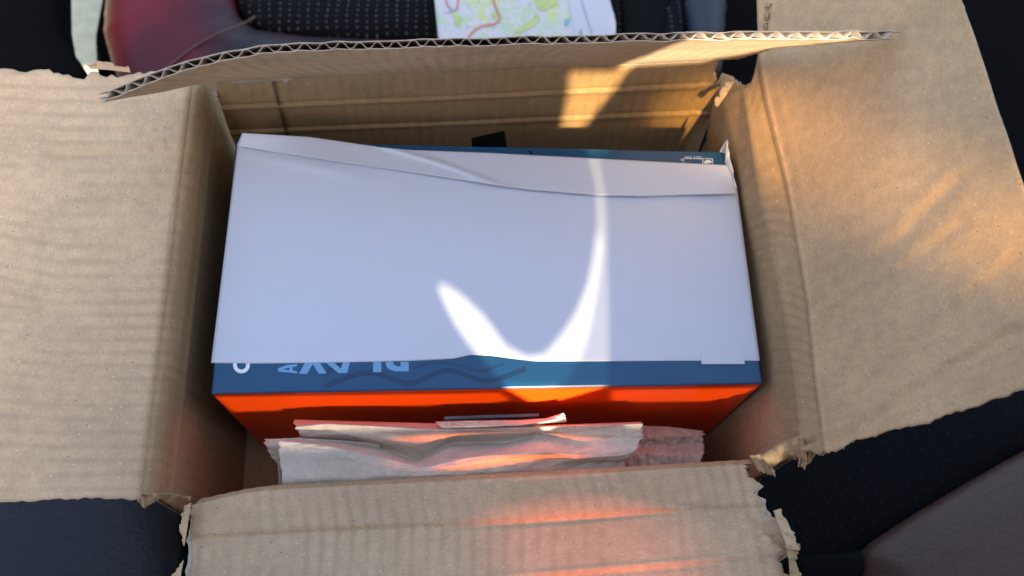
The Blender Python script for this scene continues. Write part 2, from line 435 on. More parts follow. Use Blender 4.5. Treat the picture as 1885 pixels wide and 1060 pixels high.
# ---- left side: u from front to back, v from the floor up and outwards
Lf, Lb = U(258, 905, ZR), U(362, 98, ZR)
def row(*pts): return [(a, np.array(b)) for a, b in pts]
S = Surf([
    row((0, (Lf[0] + 0.004, Lf[1], 0.004)), (1, (Lb[0] + 0.002, Lb[1] - 0.004, 0.004))),
    row((0, (Lf[0] + 0.001, Lf[1], 0.10)), (1, (Lb[0] + 0.001, Lb[1] - 0.004, 0.10))),
    row((0, U(276, 905, ZR - 0.004)), (0.5, U(320, 520, ZR - 0.005)), (1, U(374, 100, ZR - 0.004))),
    row((0, U(258, 905, ZR)), (0.5, U(306, 520, ZR + 0.001)), (1, U(362, 98, ZR))),
    row((0, U(110, 908, 0.180)), (0.5, U(110, 520, 0.181)), (1, U(120, 98, 0.181))),
    row((0, U(-120, 912, 0.183)), (1, U(-120, 98, 0.184))),
], 0.0022)
k = S.vk
def d_left(u, v):
    f = v - k[3]
    on = 1 / (1 + np.exp(-(f - 0.004) / 0.001))
    d = 0.0005 * vnoise2(u * 14, v * 14, 4)
    d += wrinkle(u, f, (S_L - 0.058, 0.006), (S_L - 0.064, 0.060), 0.0025, 0.0011) * on
    d += wrinkle(u, f, (S_L - 0.048, 0.004), (S_L - 0.049, 0.045), 0.002, 0.0007) * on
    d += wrinkle(u, f, (S_L - 0.020, 0.050), (0.02, 0.078), 0.0011, 0.0004) * on
    d += groove(v, k[3] - 0.014, 0.0015, 0.0005) + groove(v, k[3] - 0.030, 0.002, 0.0008)
    return d
S_L = S.L
left_hi = lambda v: -0.012 - 0.006 * np.clip((v - k[3]) / 0.05, 0, 1) + jag(v, 0.0028, 11) * (v > k[3] - 0.02) - 0.012 * np.exp(-((v - k[3]) / 0.010) ** 2)
board('flap', S, k[3], k[5], True, carton, MF,
      lo=lambda v: 0.0040 + jag(v, 0.0030, 5) + 0.004 * hstep(v * 22, 6) * (v > k[3] + 0.03), lo2=lambda v: -0.0016 - 0.0030 * (hstep(v * 26, 14) > -0.3) + jag(v, 0.0022, 8),
      hi=left_hi, hi2=lambda v: left_hi(v) + 0.0015 + 0.0025 * (hstep(v * 30, 15) > 0.1) + jag(v, 0.0022, 18), disp=d_left,
      label='left flap, pale and creased, folded out flat with a torn end')
wh = lambda v: -0.0045 - 0.012 * np.clip((v - k[3] + 0.03) / 0.03, 0, 1) ** 2 + jag(v, 0.0015, 21) * (v > k[3] - 0.03)
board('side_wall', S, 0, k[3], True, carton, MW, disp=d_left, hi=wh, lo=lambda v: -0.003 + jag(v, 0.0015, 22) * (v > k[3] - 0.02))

# ---- front side: u from left to right
ZF = 0.150
S = Surf([
    row((0, (-0.163, 0.070, 0.004)), (1, (0.172, 0.092, 0.004))),
    row((0, (-0.160, 0.071, 0.10)), (1, (0.170, 0.092, 0.10))),
    row((0, U(350, 922, ZF - 0.003)), (0.13, U(480, 893, ZF - 0.003)), (0.78, U(1180, 858, ZF - 0.003)), (1, U(1400, 845, ZF - 0.003))),
    row((0, U(340, 932, ZF + 0.000)), (0.13, U(470, 902, ZF + 0.001)), (0.5, U(860, 883, ZF + 0.002)), (0.78, U(1180, 866, ZF + 0.001)), (1, U(1405, 852, ZF))),
    row((0, U(335, 992, ZF - 0.001)), (0.5, U(880, 968, ZF - 0.001)), (0.8, U(1230, 944, ZF - 0.001)), (1, U(1420, 934, ZF + 0.002))),
    row((0, U(325, 1096, ZF + 0.004)), (0.5, U(880, 1064, ZF + 0.013)), (0.8, U(1230, 1036, ZF + 0.014)), (1, U(1455, 1016, ZF + 0.010))),
    row((0, U(318, 1250, ZF + 0.015)), (1, U(1490, 1190, ZF + 0.030))),
], 0.0016)
kf = S.vk; Lfr = S.L
def d_front(u, v):
    f = v - kf[3]
    d = 0.0004 * vnoise2(u * 14, v * 14, 9)
    d += groove(v, kf[4] + 0.0010 * vnoise(u * 20, 3), 0.0012, 0.0012) + groove(v, kf[4] - 0.004, 0.003, -0.0005)
    d += groove(v, kf[5], 0.0016, -0.0007) + groove(v, kf[5] + 0.0026, 0.0014, 0.0010)
    d += groove(v, kf[3] + 0.008, 0.0006, -0.00015)
    d += wrinkle(u, f, (Lfr * 0.86, 0.024), (Lfr * 0.90, 0.034), 0.0014, 0.0008)
    d += wrinkle(u, f, (Lfr * 0.94, 0.028), (Lfr * 0.985, 0.050), 0.0025, 0.0016)
    d += wrinkle(u, f, (Lfr * 0.78, 0.020), (Lfr * 0.92, 0.026), 0.0014, 0.0009)
    return d
fr_hi = lambda v: jag(v, 0.0050, 31) - 0.004 + 0.004 * np.clip((v - kf[4]) / 0.02, 0, 1)
board('flap', S, kf[3], kf[6], True, carton, MF,
      lo=lambda v: 0.005 + jag(v, 0.0020, 35), lo2=lambda v: 0.0018 + jag(v, 0.0022, 36),
      hi=fr_hi, hi2=lambda v: fr_hi(v) + 0.003 + jag(v, 0.003, 33), disp=d_front,
      label='front flap with two creases across it and torn ends')
board('front_wall', S, 0, kf[3], True, carton, MW, disp=d_front, lo=lambda v: 0.006 + v * 0, hi=lambda v: -0.006 + v * 0)

# ---- right side: u from front to back
ZA, ZB = ZR + 0.000, ZR + 0.008
S = Surf([
    row((0, (0.168, 0.088, 0.004)), (1, (0.165, 0.325, 0.004))),
    row((0, (0.170, 0.088, 0.10)), (1, (0.168, 0.325, 0.10))),
    row((0, U(1462, 846, ZA - 0.020)), (0.22, U(1440, 690, ZA - 0.020)), (0.5, U(1415, 500, ZA - 0.018)), (0.75, U(1380, 350, ZA - 0.018)), (1, U(1326, 130, ZA - 0.02))),
    row((0, U(1492, 846, ZA)), (0.22, U(1476, 690, ZA)), (0.5, U(1441, 500, ZA)), (0.72, U(1407, 350, ZA)), (1, U(1372, 112, ZA))),
    row((0, U(1530, 850, ZB)), (0.22, U(1510, 700, ZB)), (0.45, U(1495, 560, ZB)), (0.72, U(1458, 350, ZB)), (0.86, U(1406, 150, ZB)), (1, U(1401, -20, ZB + 0.004))),
    row((0, U(1700, 806, ZB + 0.046)), (0.5, U(1655, 470, ZB + 0.050)), (0.8, U(1570, 80, ZB + 0.050)), (1, U(1540, -130, ZB + 0.049))),
    row((0, U(2010, 690, ZB + 0.092)), (0.3, U(1955, 500, ZB + 0.100)), (0.5, U(1880, 362, ZB + 0.103)), (0.72, U(1812, 150, ZB + 0.103)), (1.0, U(1722, -130, ZB + 0.101))),
], 0.0035)
kr = S.vk; Lr = S.L
def d_right(u, v):
    f = v - kr[4]
    d = 0.0003 * vnoise2(u * 9, v * 9, 6)
    d += groove(v, kr[3], 0.0015, 0.0012) + groove(v, kr[4], 0.0013, 0.0010) + groove(v, kr[4] - 0.004, 0.0025, -0.0006)
    d += groove(v, kr[4] + 0.010 + 0.002 * vnoise(u * 9, 7), 0.0010, 0.0004)
    d += wrinkle(u, f, (Lr * 0.46, 0.020), (Lr * 0.56, 0.100), 0.0030, 0.0009)
    d += wrinkle(u, f, (Lr * 0.40, 0.018), (Lr * 0.49, 0.095), 0.0035, 0.0006)
    d += wrinkle(u, f, (Lr * 0.12, 0.016), (Lr * 0.36, 0.110), 0.0050, 0.0007)
    d += wrinkle(u, f, (Lr * 0.04, 0.010), (Lr * 0.18, 0.10), 0.0045, 0.0009)
    for q in (0.02, 0.06, 0.18, 0.24, 0.30):
        d += wrinkle(u, v - kr[3], (Lr * q, -0.024), (Lr * (q + 0.01), -0.002), 0.0016, -0.0007)
    d += wrinkle(u, v - kr[3], (Lr * 0.015, -0.020), (Lr * 0.05, 0.008), 0.0016, 0.0022)
    return d
r_lo = lambda v: 0.006 + jag(v, 0.0045, 41) * (1 - 0.6 * np.clip((v - kr[4]) / 0.05, 0, 1)) + 0.004 * np.clip((v - kr[4]) / 0.02, 0, 1)
r_hi = lambda v: 0.0 + jag(v, 0.003, 44)
board('flap', S, kr[4], kr[6], False, carton, [M_KRAFT_R, M_RIM],
      lo=r_lo, lo2=lambda v: r_lo(v) - 0.0025 + jag(v, 0.003, 42) * 0.6, hi=r_hi, end=lambda u: 0.0006 * vnoise(u * 60, 2), end2=lambda u: 0.0042 + 0.0006 * vnoise(u * 60, 3),
      disp=d_right, wash=0.00005, flute='end', label='right flap, wide, with warm glow put into its brown, standing up at a slant')
r_wall_hi = lambda v: -0.003 - 0.020 * np.clip((v - kr[3] + 0.016) / 0.024, 0, 1) ** 1.3 + jag(v, 0.004, 46) * (v > kr[3] - 0.03)
board('side_wall', S, 0, kr[4], False, carton, MW, disp=d_right, wash=0.00005,
      lo=lambda v: 0.001 + 0.003 * (v > kr[3] - 0.01) + jag(v, 0.0032, 47) * (v > kr[3] - 0.02), hi=r_wall_hi)

# ---- back side: u from left to right
YL, YR = 0.309, 0.327
def bw(px, py, y0=None):
    n = np.array([-(YR - YL) / 0.32, 1, 0]); return Uplane(px, py, (-0.155, y0 or YL, 0), n)
p_rimL, p_rimR = bw(380, 152), bw(1365, 112)
p_c1L, p_c1R = bw(395, 195), bw(1345, 152)
p_c2L, p_c2R = bw(410, 245), bw(1325, 208)
S = Surf([
    row((0, (-0.158, YL, 0.004)), (1, (0.170, YR, 0.004))),
    row((0, p_c2L + (0, 0.002, 0)), (1, p_c2R + (0, 0.002, 0))),
    row((0, p_c1L), (1, p_c1R)),
    row((0, p_rimL + (0, 0.001, 0)), (1, p_rimR + (0, 0.001, 0))),
    row((0, U(300, 168, 0.222)), (0.10, U(390, 140, 0.223)), (0.2, U(500, 120, 0.222)), (0.5, U(890, 102, 0.222)), (1, U(1440, 88, 0.226))),
    row((0, U(185, 188, 0.262)), (0.09, U(310, 138, 0.264)), (0.17, U(430, 104, 0.265)), (0.24, U(540, 94, 0.265)), (0.5, U(900, 85, 0.264)), (0.75, U(1280, 74, 0.264)), (1, U(1655, 72, 0.266))),
], 0.0018)
kb = S.vk; Lb_ = S.L
def d_back(u, v):
    d = 0.0005 * vnoise2(u * 12, v * 12, 2) + 0.0004 * vnoise2(u * 130, v * 40, 8) * (v > kb[5] - 0.03)
    for c in (kb[1], kb[2]):
        d += groove(v, c + 0.0008 * vnoise(u * 14, 5), 0.0010, 0.0012) + groove(v, c - 0.003, 0.0025, -0.0009)
    d += groove(u, Lb_ * 0.945, 0.002, 0.0008)
    return d
def b_lo(v): return 0.000 + jag(v, 0.0012, 51) * (v < kb[4])
board('flap', S, kb[3] + 0.0006, kb[5], False, carton, MF,
      lo=b_lo, lo2=b_lo, hi=lambda v: -0.002 + jag(v, 0.0015, 53), hi2=lambda v: 0.001 + jag(v, 0.0015, 54), disp=d_back,
      end=lambda u: 0.0003 * vnoise(u * 90, 5) + 0 * u, wash=0.00014, flute='full',
      label='back flap leaning in over the opening, its cut edge showing the fluting')
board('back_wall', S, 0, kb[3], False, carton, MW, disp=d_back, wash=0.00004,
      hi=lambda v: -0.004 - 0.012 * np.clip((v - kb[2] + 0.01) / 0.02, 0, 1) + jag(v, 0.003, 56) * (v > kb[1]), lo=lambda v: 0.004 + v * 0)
BACK_S = S
# perforated tear line down the back wall
vo, fo = [], []
npt = 60
for i in range(npt):
    t = i / (npt - 1)
    c = bw(503 + 26 * t, 150 + 100 * t) + np.array([0, -0.0009, 0])
    o_ = 0.0010 * (1 if i % 2 else -1)
    vo.append(c + (o_ - 0.0006, 0, 0)); vo.append(c + (o_ + 0.0006, 0, 0))
    if i: fo.append((2 * i - 2, 2 * i - 1, 2 * i + 1, 2 * i))
h = len(vo); vo += [p + np.array([0, 0.0012, 0]) for p in vo]; fo += [tuple(x + h for x in f[::-1]) for f in fo]
mesh_obj('perforation', vo, fo, M_LINE, carton)

# ---- torn liner scraps hanging at the split corners
def scrap(a, b, seed, mat=None, n=26, m=7, curl=0.002, name='torn_liner'):
    a = np.array(a, float); b = np.array(b, float)
    ka = np.linspace(0, 1, len(a)); kb_ = np.linspace(0, 1, len(b)); t = np.linspace(0, 1, n)
    A = np.stack([np.interp(t, ka, a[:, i]) for i in range(3)], 1); B = np.stack([np.interp(t, kb_, b[:, i]) for i in range(3)], 1)
    B[:, :2] += np.stack([vnoise(t * 9, seed) * 2.5 + vnoise(t * 25, seed + 1) * 1.6, vnoise(t * 9, seed + 2) * 2.5 + vnoise(t * 25, seed + 3) * 1.6], 1)
    vo, fo = [], []
    for j in range(m):
        q_ = j / (m - 1)
        for i in range(n):
            c_ = A[i] * (1 - q_) + B[i] * q_
            p_ = U(c_[0], c_[1], c_[2] + curl * math.sin(q_ * 3.0 + seed) * (0.6 + 0.4 * math.sin(i * 0.7 + seed)))
            vo.append(p_)
    k0 = len(vo); vo += [p_ - np.array([0, 0, 0.0004]) for p_ in vo]
    for j in range(m - 1):
        for i in range(n - 1):
            f_ = (j * n + i, j * n + i + 1, (j + 1) * n + i + 1, (j + 1) * n + i)
            fo.append(f_); fo.append(tuple(x + k0 for x in f_[::-1]))
    for i in range(n - 1):
        f_ = ((m - 1) * n + i, (m - 1) * n + i + 1); fo.append((f_[0], f_[1], f_[1] + k0, f_[0] + k0)); fo.append((i + 1, i, i + k0, i + 1 + k0))
    return mesh_obj(name, vo, fo, mat or M_RIM, carton, None, True)
scrap([(1400, 838, .160), (1440, 812, .166), (1478, 800, .178)], [(1422, 862, .163), (1452, 838, .170), (1490, 850, .176)], 1, M_KRAFT_IN, curl=0.004)
scrap([(1380, 838, .157), (1400, 836, .160), (1420, 838, .161)], [(1396, 866, .154), (1428, 878, .156), (1424, 850, .160)], 2, M_KRAFT, curl=0.003)
scrap([(1472, 812, .176), (1500, 806, .182), (1520, 800, .186)], [(1468, 858, .168), (1482, 862, .172), (1518, 822, .178)], 3, M_KRAFT_IN, curl=0.003)
scrap([(1510, 790, .187), (1535, 780, .190), (1560, 776, .193)], [(1516, 832, .180), (1548, 826, .184), (1580, 806, .188)], 4, curl=0.0035)
scrap([(1566, 770, .194), (1574, 762, .196), (1582, 768, .196)], [(1560, 802, .190), (1572, 812, .190), (1590, 794, .193)], 5, M_KRAFT_IN, curl=0.002)
scrap([(1424, 940, .163), (1436, 975, .166), (1450, 1010, .169)], [(1436, 938, .158), (1462, 990, .160), (1474, 1012, .164)], 6, M_KRAFT, curl=0.003)
scrap([(1446, 1005, .168), (1452, 1030, .171), (1454, 1060, .173)], [(1474, 1000, .162), (1466, 1034, .164), (1476, 1064, .168)], 7, M_KRAFT_IN, curl=0.002)
scrap([(352, 925, .158), (346, 965, .158), (340, 1000, .159)], [(342, 930, .154), (330, 968, .153), (338, 1004, .155)], 8, M_KRAFT, curl=0.001)
scrap([(338, 1030, .160), (334, 1050, .162), (330, 1080, .163)], [(334, 1036, .158), (318, 1058, .159), (320, 1084, .160)], 9, M_KRAFT, curl=0.001)
0 and scrap([(1392, 118, .190), (1380, 128, .184), (1352, 150, .178)], [(1404, 134, .186), (1372, 112, .190), (1340, 164, .180)], 10, M_KRAFT_IN, curl=0.003)
scrap([(1352, 150, .178), (1340, 170, .172), (1322, 196, .165)], [(1336, 148, .174), (1326, 168, .170), (1314, 190, .166)], 11, curl=0.002)
scrap([(1404, 6, .192), (1402, 30, .190), (1400, 56, .188)], [(1420, 2, .197), (1414, 30, .196), (1412, 58, .192)], 12, M_KRAFT_IN, curl=0.003)
scrap([(250, 902, .176), (265, 906, .175), (290, 908, .174)], [(250, 922, .170), (268, 934, .168), (294, 918, .170)], 13, M_KRAFT, curl=0.002)
scrap([(290, 906, .172), (320, 908, .166), (352, 914, .161)], [(296, 922, .168), (310, 916, .165), (350, 920, .160)], 14, M_KRAFT_IN, curl=0.001)
scrap([(165, 126, .1815), (200, 128, .1815), (240, 133, .1815)], [(160, 120, .184), (182, 113, .185), (238, 122, .183)], 15, M_KRAFT, curl=0.0015)
scrap([(386, 158, .176), (390, 170, .172), (396, 182, .168)], [(396, 160, .172), (400, 174, .170), (402, 190, .166)], 16, curl=0.001)
scrap([(425, 150, .183), (470, 145, .185), (540, 143, .185)], [(430, 154, .180), (480, 150, .178), (536, 149, .180)], 17, curl=0.001)

# ---- floor of the carton
vo = [(-0.160, 0.066, 0.0), (0.172, 0.084, 0.0), (0.172, 0.328, 0.0), (-0.160, 0.311, 0.0)]
vo += [(a, b, 0.0045) for a, b, _ in vo]
mesh_obj('bottom_panel', vo, [(3, 2, 1, 0), (4, 5, 6, 7), (0, 1, 5, 4), (1, 2, 6, 5), (2, 3, 7, 6), (3, 0, 4, 7)], M_KRAFT_IN, carton)

# ------------------------------------------------------------------ product box
prod = thing('product_box', 'blue and orange-red printed box with white paper over its top, lying in the carton', 'product box')
ZP = 0.155
FL, FR = U(388, 725, ZP), U(1404, 706, ZP)
BR, BL = U(1338, 279, ZP), U(434, 259, ZP)
Z0 = 0.0048
def plate(name, poly, z0, z1, mats, parent, bev=0.0, smooth=False):
    n = len(poly)
    vo = [(p[0], p[1], z0) for p in poly] + [(p[0], p[1], z1) for p in poly]
    fo = [tuple(range(n))[::-1], tuple(range(n, 2 * n))] + [(i, (i + 1) % n, n + (i + 1) % n, n + i) for i in range(n)]
    return mesh_obj(name, vo, fo, mats, parent)

def strip_grid(A, B, C, D, nu, nv, fn):
    """A-B front edge, D-C back edge"""
    s, t = np.meshgrid(np.linspace(0, 1, nu), np.linspace(0, 1, nv)); s = s[..., None]; t = t[..., None]
    P = (A * (1 - s) + B * s) * (1 - t) + (D * (1 - s) + C * s) * t
    return fn(P, s[..., 0], t[..., 0])

# body shell: outline walked round with a small edge radius
def body():
    c = [FL[:2], FR[:2], BR[:2], BL[:2]]
    r = 0.0009
    ring = []
    for i in range(4):
        p = np.array(c[i]); a = np.array(c[i - 1]) - p; b = np.array(c[(i + 1) % 4]) - p
        a /= np.linalg.norm(a); b /= np.linalg.norm(b)
        for q in (p + a * r, p + (a + b) * r * 0.3, p + b * r): ring.append(q)
    ring = np.array(ring); cen = ring.mean(0)
    vo, fo, mi = [], [], []
    prof = [(0, Z0), (0, ZP - 0.0009), (0.0003, ZP - 0.0003), (0.0009, ZP)]
    n = len(ring)
    for ins, z in prof:
        for p in ring:
            dirv = (cen - p); dirv = np.sign(dirv) * ins
            vo.append((p[0] + dirv[0], p[1] + dirv[1], z))
    for j in range(len(prof) - 1):
        for i in range(n):
            i2 = (i + 1) % n
            fo.append((j * n + i, j * n + i2, (j + 1) * n + i2, (j + 1) * n + i)); mi.append(0 if (j == 0 and i in (1, 2, 3)) else 1)
    fo.append(tuple(range((len(prof) - 1) * n, len(prof) * n))); mi.append(1)
    fo.append(tuple(range(n))[::-1]); mi.append(0)
    return mesh_obj('body', vo, fo, [M_RED, M_BLUE], prod, mi)
body()

# lid panel slightly bowed, blue
def thin(name, P, th, mats, parent, sm=True):
    h, wd, _ = P.shape
    vo = list(P.reshape(-1, 3)) + list((P - np.array([0, 0, th])).reshape(-1, 3))
    idx = np.arange(h * wd).reshape(h, wd); off = h * wd
    a, b, c, d = idx[:-1, :-1].ravel(), idx[:-1, 1:].ravel(), idx[1:, 1:].ravel(), idx[1:, :-1].ravel()
    fo = np.stack([a, b, c, d], 1).tolist() + (np.stack([a, d, c, b], 1) + off).tolist(); k_ = len(fo)
    ring = np.concatenate([idx[0, :-1], idx[:-1, -1], idx[-1, :0:-1], idx[:0:-1, 0]]); nx = np.roll(ring, -1)
    f3 = np.stack([ring + off, nx + off, nx, ring], 1).tolist(); fo += f3
    return mesh_obj(name, vo, fo, mats, parent, None, [sm] * k_ + [False] * len(f3))

def px_sheet(front, back, nu, nv, zf, parent, name, mat, th=0.00022):
    """sheet between two pixel polylines lying at height zf(s,t, x)"""
    fx = np.array(front, float); bx = np.array(back, float)
    def res(a, s):
        d = np.concatenate([[0], np.cumsum(np.hypot(*np.diff(a, axis=0).T))]); d /= d[-1]
        return np.stack([np.interp(s, d, a[:, 0]), np.interp(s, d, a[:, 1])], -1)
    s = np.linspace(0, 1, nu); A = res(fx, s); B = res(bx, s)
    P = np.zeros((nv, nu, 3))
    for j in range(nv):
        t = j / (nv - 1)
        for i in range(nu):
            z = zf(s[i], t)
            a = U(A[i, 0], A[i, 1], ZP); b = U(B[i, 0], B[i, 1], ZP)
            q = a * (1 - t) + b * t
            # keep the plan position of the line of sight at this height
            q = CAM + (q - CAM) * ((z - CAMZ) / (q[2] - CAMZ))
            P[j, i] = q
    return thin(name, P, th, mat, parent)

# main white sheet
fedge = [(388.5, 668), (470, 669), (560, 668), (680, 666), (760, 664), (835, 660), (868, 653), (905, 655), (950, 661), (985, 665), (1100, 665), (1250, 664), (1399, 664)]
bedge = [(438, 262), (600, 280), (760, 305), (900, 330), (1000, 345), (1100, 352), (1230, 350), (1357, 347)]
def z_main(s, t):
    z = ZP + 0.0005
    z += 0.0007 * math.exp(-((s - 0.50) / 0.05) ** 2) * math.exp(-(t / 0.06) ** 2)
    z += 0.0004 * math.sin(s * 9 + 1) * math.sin(t * math.pi) * 0.8
    z += 0.0012 * math.exp(-((s - 0.13) / 0.12) ** 2) * math.exp(-((t - 0.93 - 0.25 * (0.13 - s)) / 0.035) ** 2)
    z -= 0.0003 * math.exp(-(t / 0.02) ** 2)
    return z
px_sheet(fedge, bedge, 160, 110, z_main, prod, 'white_sheet', M_WHITE)
# folded back band, loose lower edge curling up
bf = [(436, 268), (520, 282), (620, 297), (760, 317), (880, 335), (975, 349), (1040, 354), (1100, 359), (1180, 361), (1270, 358), (1357, 356)]
bb = [(446, 245), (520, 249), (570, 252), (640, 262), (700, 271), (760, 276), (900, 281), (1070, 290), (1200, 297), (1344, 304)]
def z_band(s, t):
    z = ZP + 0.0018
    z += 0.0016 * (1 - t) ** 3 * (0.35 + 0.65 * min(1, s * 2))
    z += 0.006 * math.exp(-(s / 0.10) ** 2) * t
    z += 0.0014 * math.exp(-((s - 0.30 - 0.22 * (1 - t)) / 0.025) ** 2)
    z += 0.0012 * math.exp(-((s - 0.96) / 0.03) ** 2) * (1 - t)
    z += 0.0006 * vnoise(np.array([s * 22]), 3)[0] * (1 - t)
    return z
px_sheet(bf, bb, 170, 26, z_band, prod, 'folded_paper_edge', M_WHITE)['label'] = 'white paper edge folded back along the far side'
# torn curl standing at the right back corner
base = [(1334, 298), (1340, 310), (1349, 330), (1354, 352)]
tipp = [(1339, 257), (1341, 275), (1350, 318), (1357, 352)]
P = np.zeros((12, 5, 3))
for j in range(12):
    t = j / 11
    for i in range(5):
        s = i / 4
        pa = np.array([np.interp(t, [0, .33, .66, 1], [b[0] for b in base]), np.interp(t, [0, .33, .66, 1], [b[1] for b in base])])
        pb = np.array([np.interp(t, [0, .33, .66, 1], [b[0] for b in tipp]), np.interp(t, [0, .33, .66, 1], [b[1] for b in tipp])])
        pp = pa * (1 - s) + pb * s
        P[j, i] = U(pp[0] + (1.2 * math.sin(j * 2.1) if s > 0.6 else 0), pp[1], ZP + 0.0018 + 0.009 * s * (1 - t) + 0.0016 * math.sin(s * 3.1) * (1 - t))
thin('torn_paper_curl', P, 0.0003, M_WHITE, prod)
tri = [U(1325, 280, ZP + 0.001), U(1335, 282, ZP + 0.0015), U(1339, 257, ZP + 0.011), U(1331, 268, ZP + 0.006)]
mesh_obj('torn_paper_curl', [*tri, *[p + np.array([0, 0.0004, 0]) for p in tri]], [(0, 1, 2, 3), (7, 6, 5, 4), (0, 4, 5, 1), (1, 5, 6, 2), (2, 6, 7, 3), (3, 7, 4, 0)], M_WHITE, prod)
# little white sticker
plate('sticker', [U(1291, 671, ZP), U(1370, 671, ZP), U(1366, 645, ZP), U(1289, 645, ZP)], ZP + 0.0008, ZP + 0.00105, M_WHITE, prod)

# --- printing on the blue strip
zpt = ZP + 0.00008
def flat(name, loops, mat, parent, z=zpt, dz=0.00006):
    """outline polygon(s) in picture places on the lid; extra loops are holes"""
    L3 = [[Vector(U(x, y, z)) for x, y in lp] for lp in loops]
    tris = tessellate_polygon(L3)
    vs = [v for lp in L3 for v in lp]; n = len(vs)
    fo = []
    for t in tris:
        a, b, c = [vs[i] for i in t]
        fo.append(tuple(t) if (b - a).cross(c - a).z > 0 else tuple(t)[::-1])
    return mesh_obj(name, [tuple(v) for v in vs], fo, mat, parent)
def q(x, y): return (370 + x / 2.944, 560 + y / 2.944)
def ring_poly(cx_, cy_, r0, r1, a0, a1, n=24, e=1.0):
    o_ = [(cx_ + r1 * math.cos(a), cy_ + e * r1 * math.sin(a)) for a in np.linspace(a0, a1, n)]
    i_ = [(cx_ + r0 * math.cos(a), cy_ + e * r0 * math.sin(a)) for a in np.linspace(a1, a0, n)]
    return o_ + i_
flat('printed_letter', [ring_poly(444.5, 671.5, 8.5, 15.5, -0.25, math.pi + 0.25)], M_PRINT_WHITE, prod)
flat('printed_letter', [[q(418, 346), q(418, 364), q(520, 374), q(520, 362), q(496, 359), q(496, 340), q(520, 337), q(520, 325), q(470, 328)],
                        [q(440, 353), q(480, 357.5), q(480, 342)]], M_PRINT_LIGHT, prod)
LZ = zpt
for pl in ([(530, 377), (575, 377), (612, 312), (566, 312)], [(598, 312), (640, 312), (682, 375), (638, 375)], [(672, 312), (716, 312), (785, 372), (745, 372)],
           [(770, 312), (808, 312), (792, 372), (750, 372)], [(933, 312), (977, 312), (977, 368), (933, 368)]):
    LZ += 0.00003; flat('printed_letter', [[q(*p) for p in pl]], M_PRINT_LIGHT, prod, z=LZ)
flat('printed_letter', [[q(1000, 312), q(1042, 312), q(1042, 325), q(1062, 336), q(1082, 336), q(1082, 312), q(1126, 312), q(1126, 363), q(1050, 363), q(1015, 350), q(1002, 330)]], M_PRINT_LIGHT, prod)
def ribbon(pts, wd, mat, name, z):
    pts = np.array(pts, float)
    k_ = np.linspace(0, 1, len(pts)); s = np.linspace(0, 1, 90)
    x = np.interp(s, k_, pts[:, 0]); y = np.interp(s, k_, pts[:, 1])
    for _ in range(14):
        x[1:-1] = (x[:-2] + x[2:] + 2 * x[1:-1]) / 4; y[1:-1] = (y[:-2] + y[2:] + 2 * y[1:-1]) / 4
    vo, fo = [], []
    for i in range(90):
        j0, j1 = max(0, i - 1), min(89, i + 1)
        d = np.array([x[j1] - x[j0], y[j1] - y[j0]]); d /= np.linalg.norm(d); nn = np.array([-d[1], d[0]]) * wd / 2
        vo.append(U(x[i] + nn[0], y[i] + nn[1], z)); vo.append(U(x[i] - nn[0], y[i] - nn[1], z))
        if i: fo.append((2 * i - 2, 2 * i - 1, 2 * i + 1, 2 * i))
    return mesh_obj(name, vo, fo, mat, prod)
ribbon([q(*p) for p in [(665, 448), (760, 410), (880, 368), (960, 372), (1105, 432), (1150, 432), (1310, 356), (1370, 358), (1520, 418), (1590, 415), (1760, 348)]], 9.5, M_PRINT_DARK, 'printed_wave', ZP + 0.00004)
ribbon([q(*p) for p in [(660, 380), (740, 335), (800, 322)]], 9.5, M_PRINT_DARK, 'printed_wave', ZP + 0.00003)
ribbon([q(*p) for p in [(1150, 345), (1240, 318), (1330, 318), (1400, 332), (1520, 366), (1640, 322)]], 7, M_PRINT_MID, 'printed_wave', ZP + 0.00003)

# --- soy ink mark on the back strip, upside down
def w2(x, y): return (1180 + x / 6.625, 220 + y / 6.625)
fr = [w2(515, 470), w2(874, 474), w2(877, 548), w2(515, 542)]
fi = [w2(521, 476), w2(749, 478), w2(750, 545), w2(521, 542)]
fj = [w2(757, 478), w2(867, 480), w2(870, 548), w2(757, 545)]
flat('printed_frame', [fr, fi, fj], M_PRINT_WHITE, prod)
flat('printed_mark', [[w2(*p) for p in ring_poly(497, 490, 5, 11, 0, 6.2, 16)]], M_PRINT_WHITE, prod)
for a, b in ((30, 40), (14, 22)):
    flat('printed_mark', [[w2(*p) for p in ring_poly(815, 545, a, b + 14, math.pi * 1.08, math.pi * 1.85, 14)]], M_PRINT_WHITE, prod)
fc = bpy.data.curves.new('soy', 'FONT'); fc.body = 'SOY INK'; fc.size = 0.0042; fc.align_x = 'CENTER'
fo_ = bpy.data.objects.new('soy_tmp', fc); scn.collection.objects.link(fo_)
bpy.context.view_layer.update()
dg = bpy.context.evaluated_depsgraph_get()
me = bpy.data.meshes.new_from_object(fo_.evaluated_get(dg)); bpy.data.objects.remove(fo_)
pc = U(*w2(635, 482), ZP)
xs = (U(*w2(740, 482), ZP) - U(*w2(530, 480), ZP))
ang = math.atan2(xs[1], xs[0]) + math.pi
cs = [v.co.copy() for v in me.vertices]; wx = max(c.x for c in cs) - min(c.x for c in cs); sc = np.linalg.norm(xs) / wx
hy = min(c.y for c in cs); hh = max(c.y for c in cs)
for v in me.vertices:
    x, y = v.co.x * sc, (v.co.y - hh) * sc
    v.co = (pc[0] + x * math.cos(ang) - y * math.sin(ang), pc[1] + x * math.sin(ang) + y * math.cos(ang), zpt)
me.materials.append(M_PRINT_WHITE)
so_ = bpy.data.objects.new('printed_text', me); link(so_, prod)

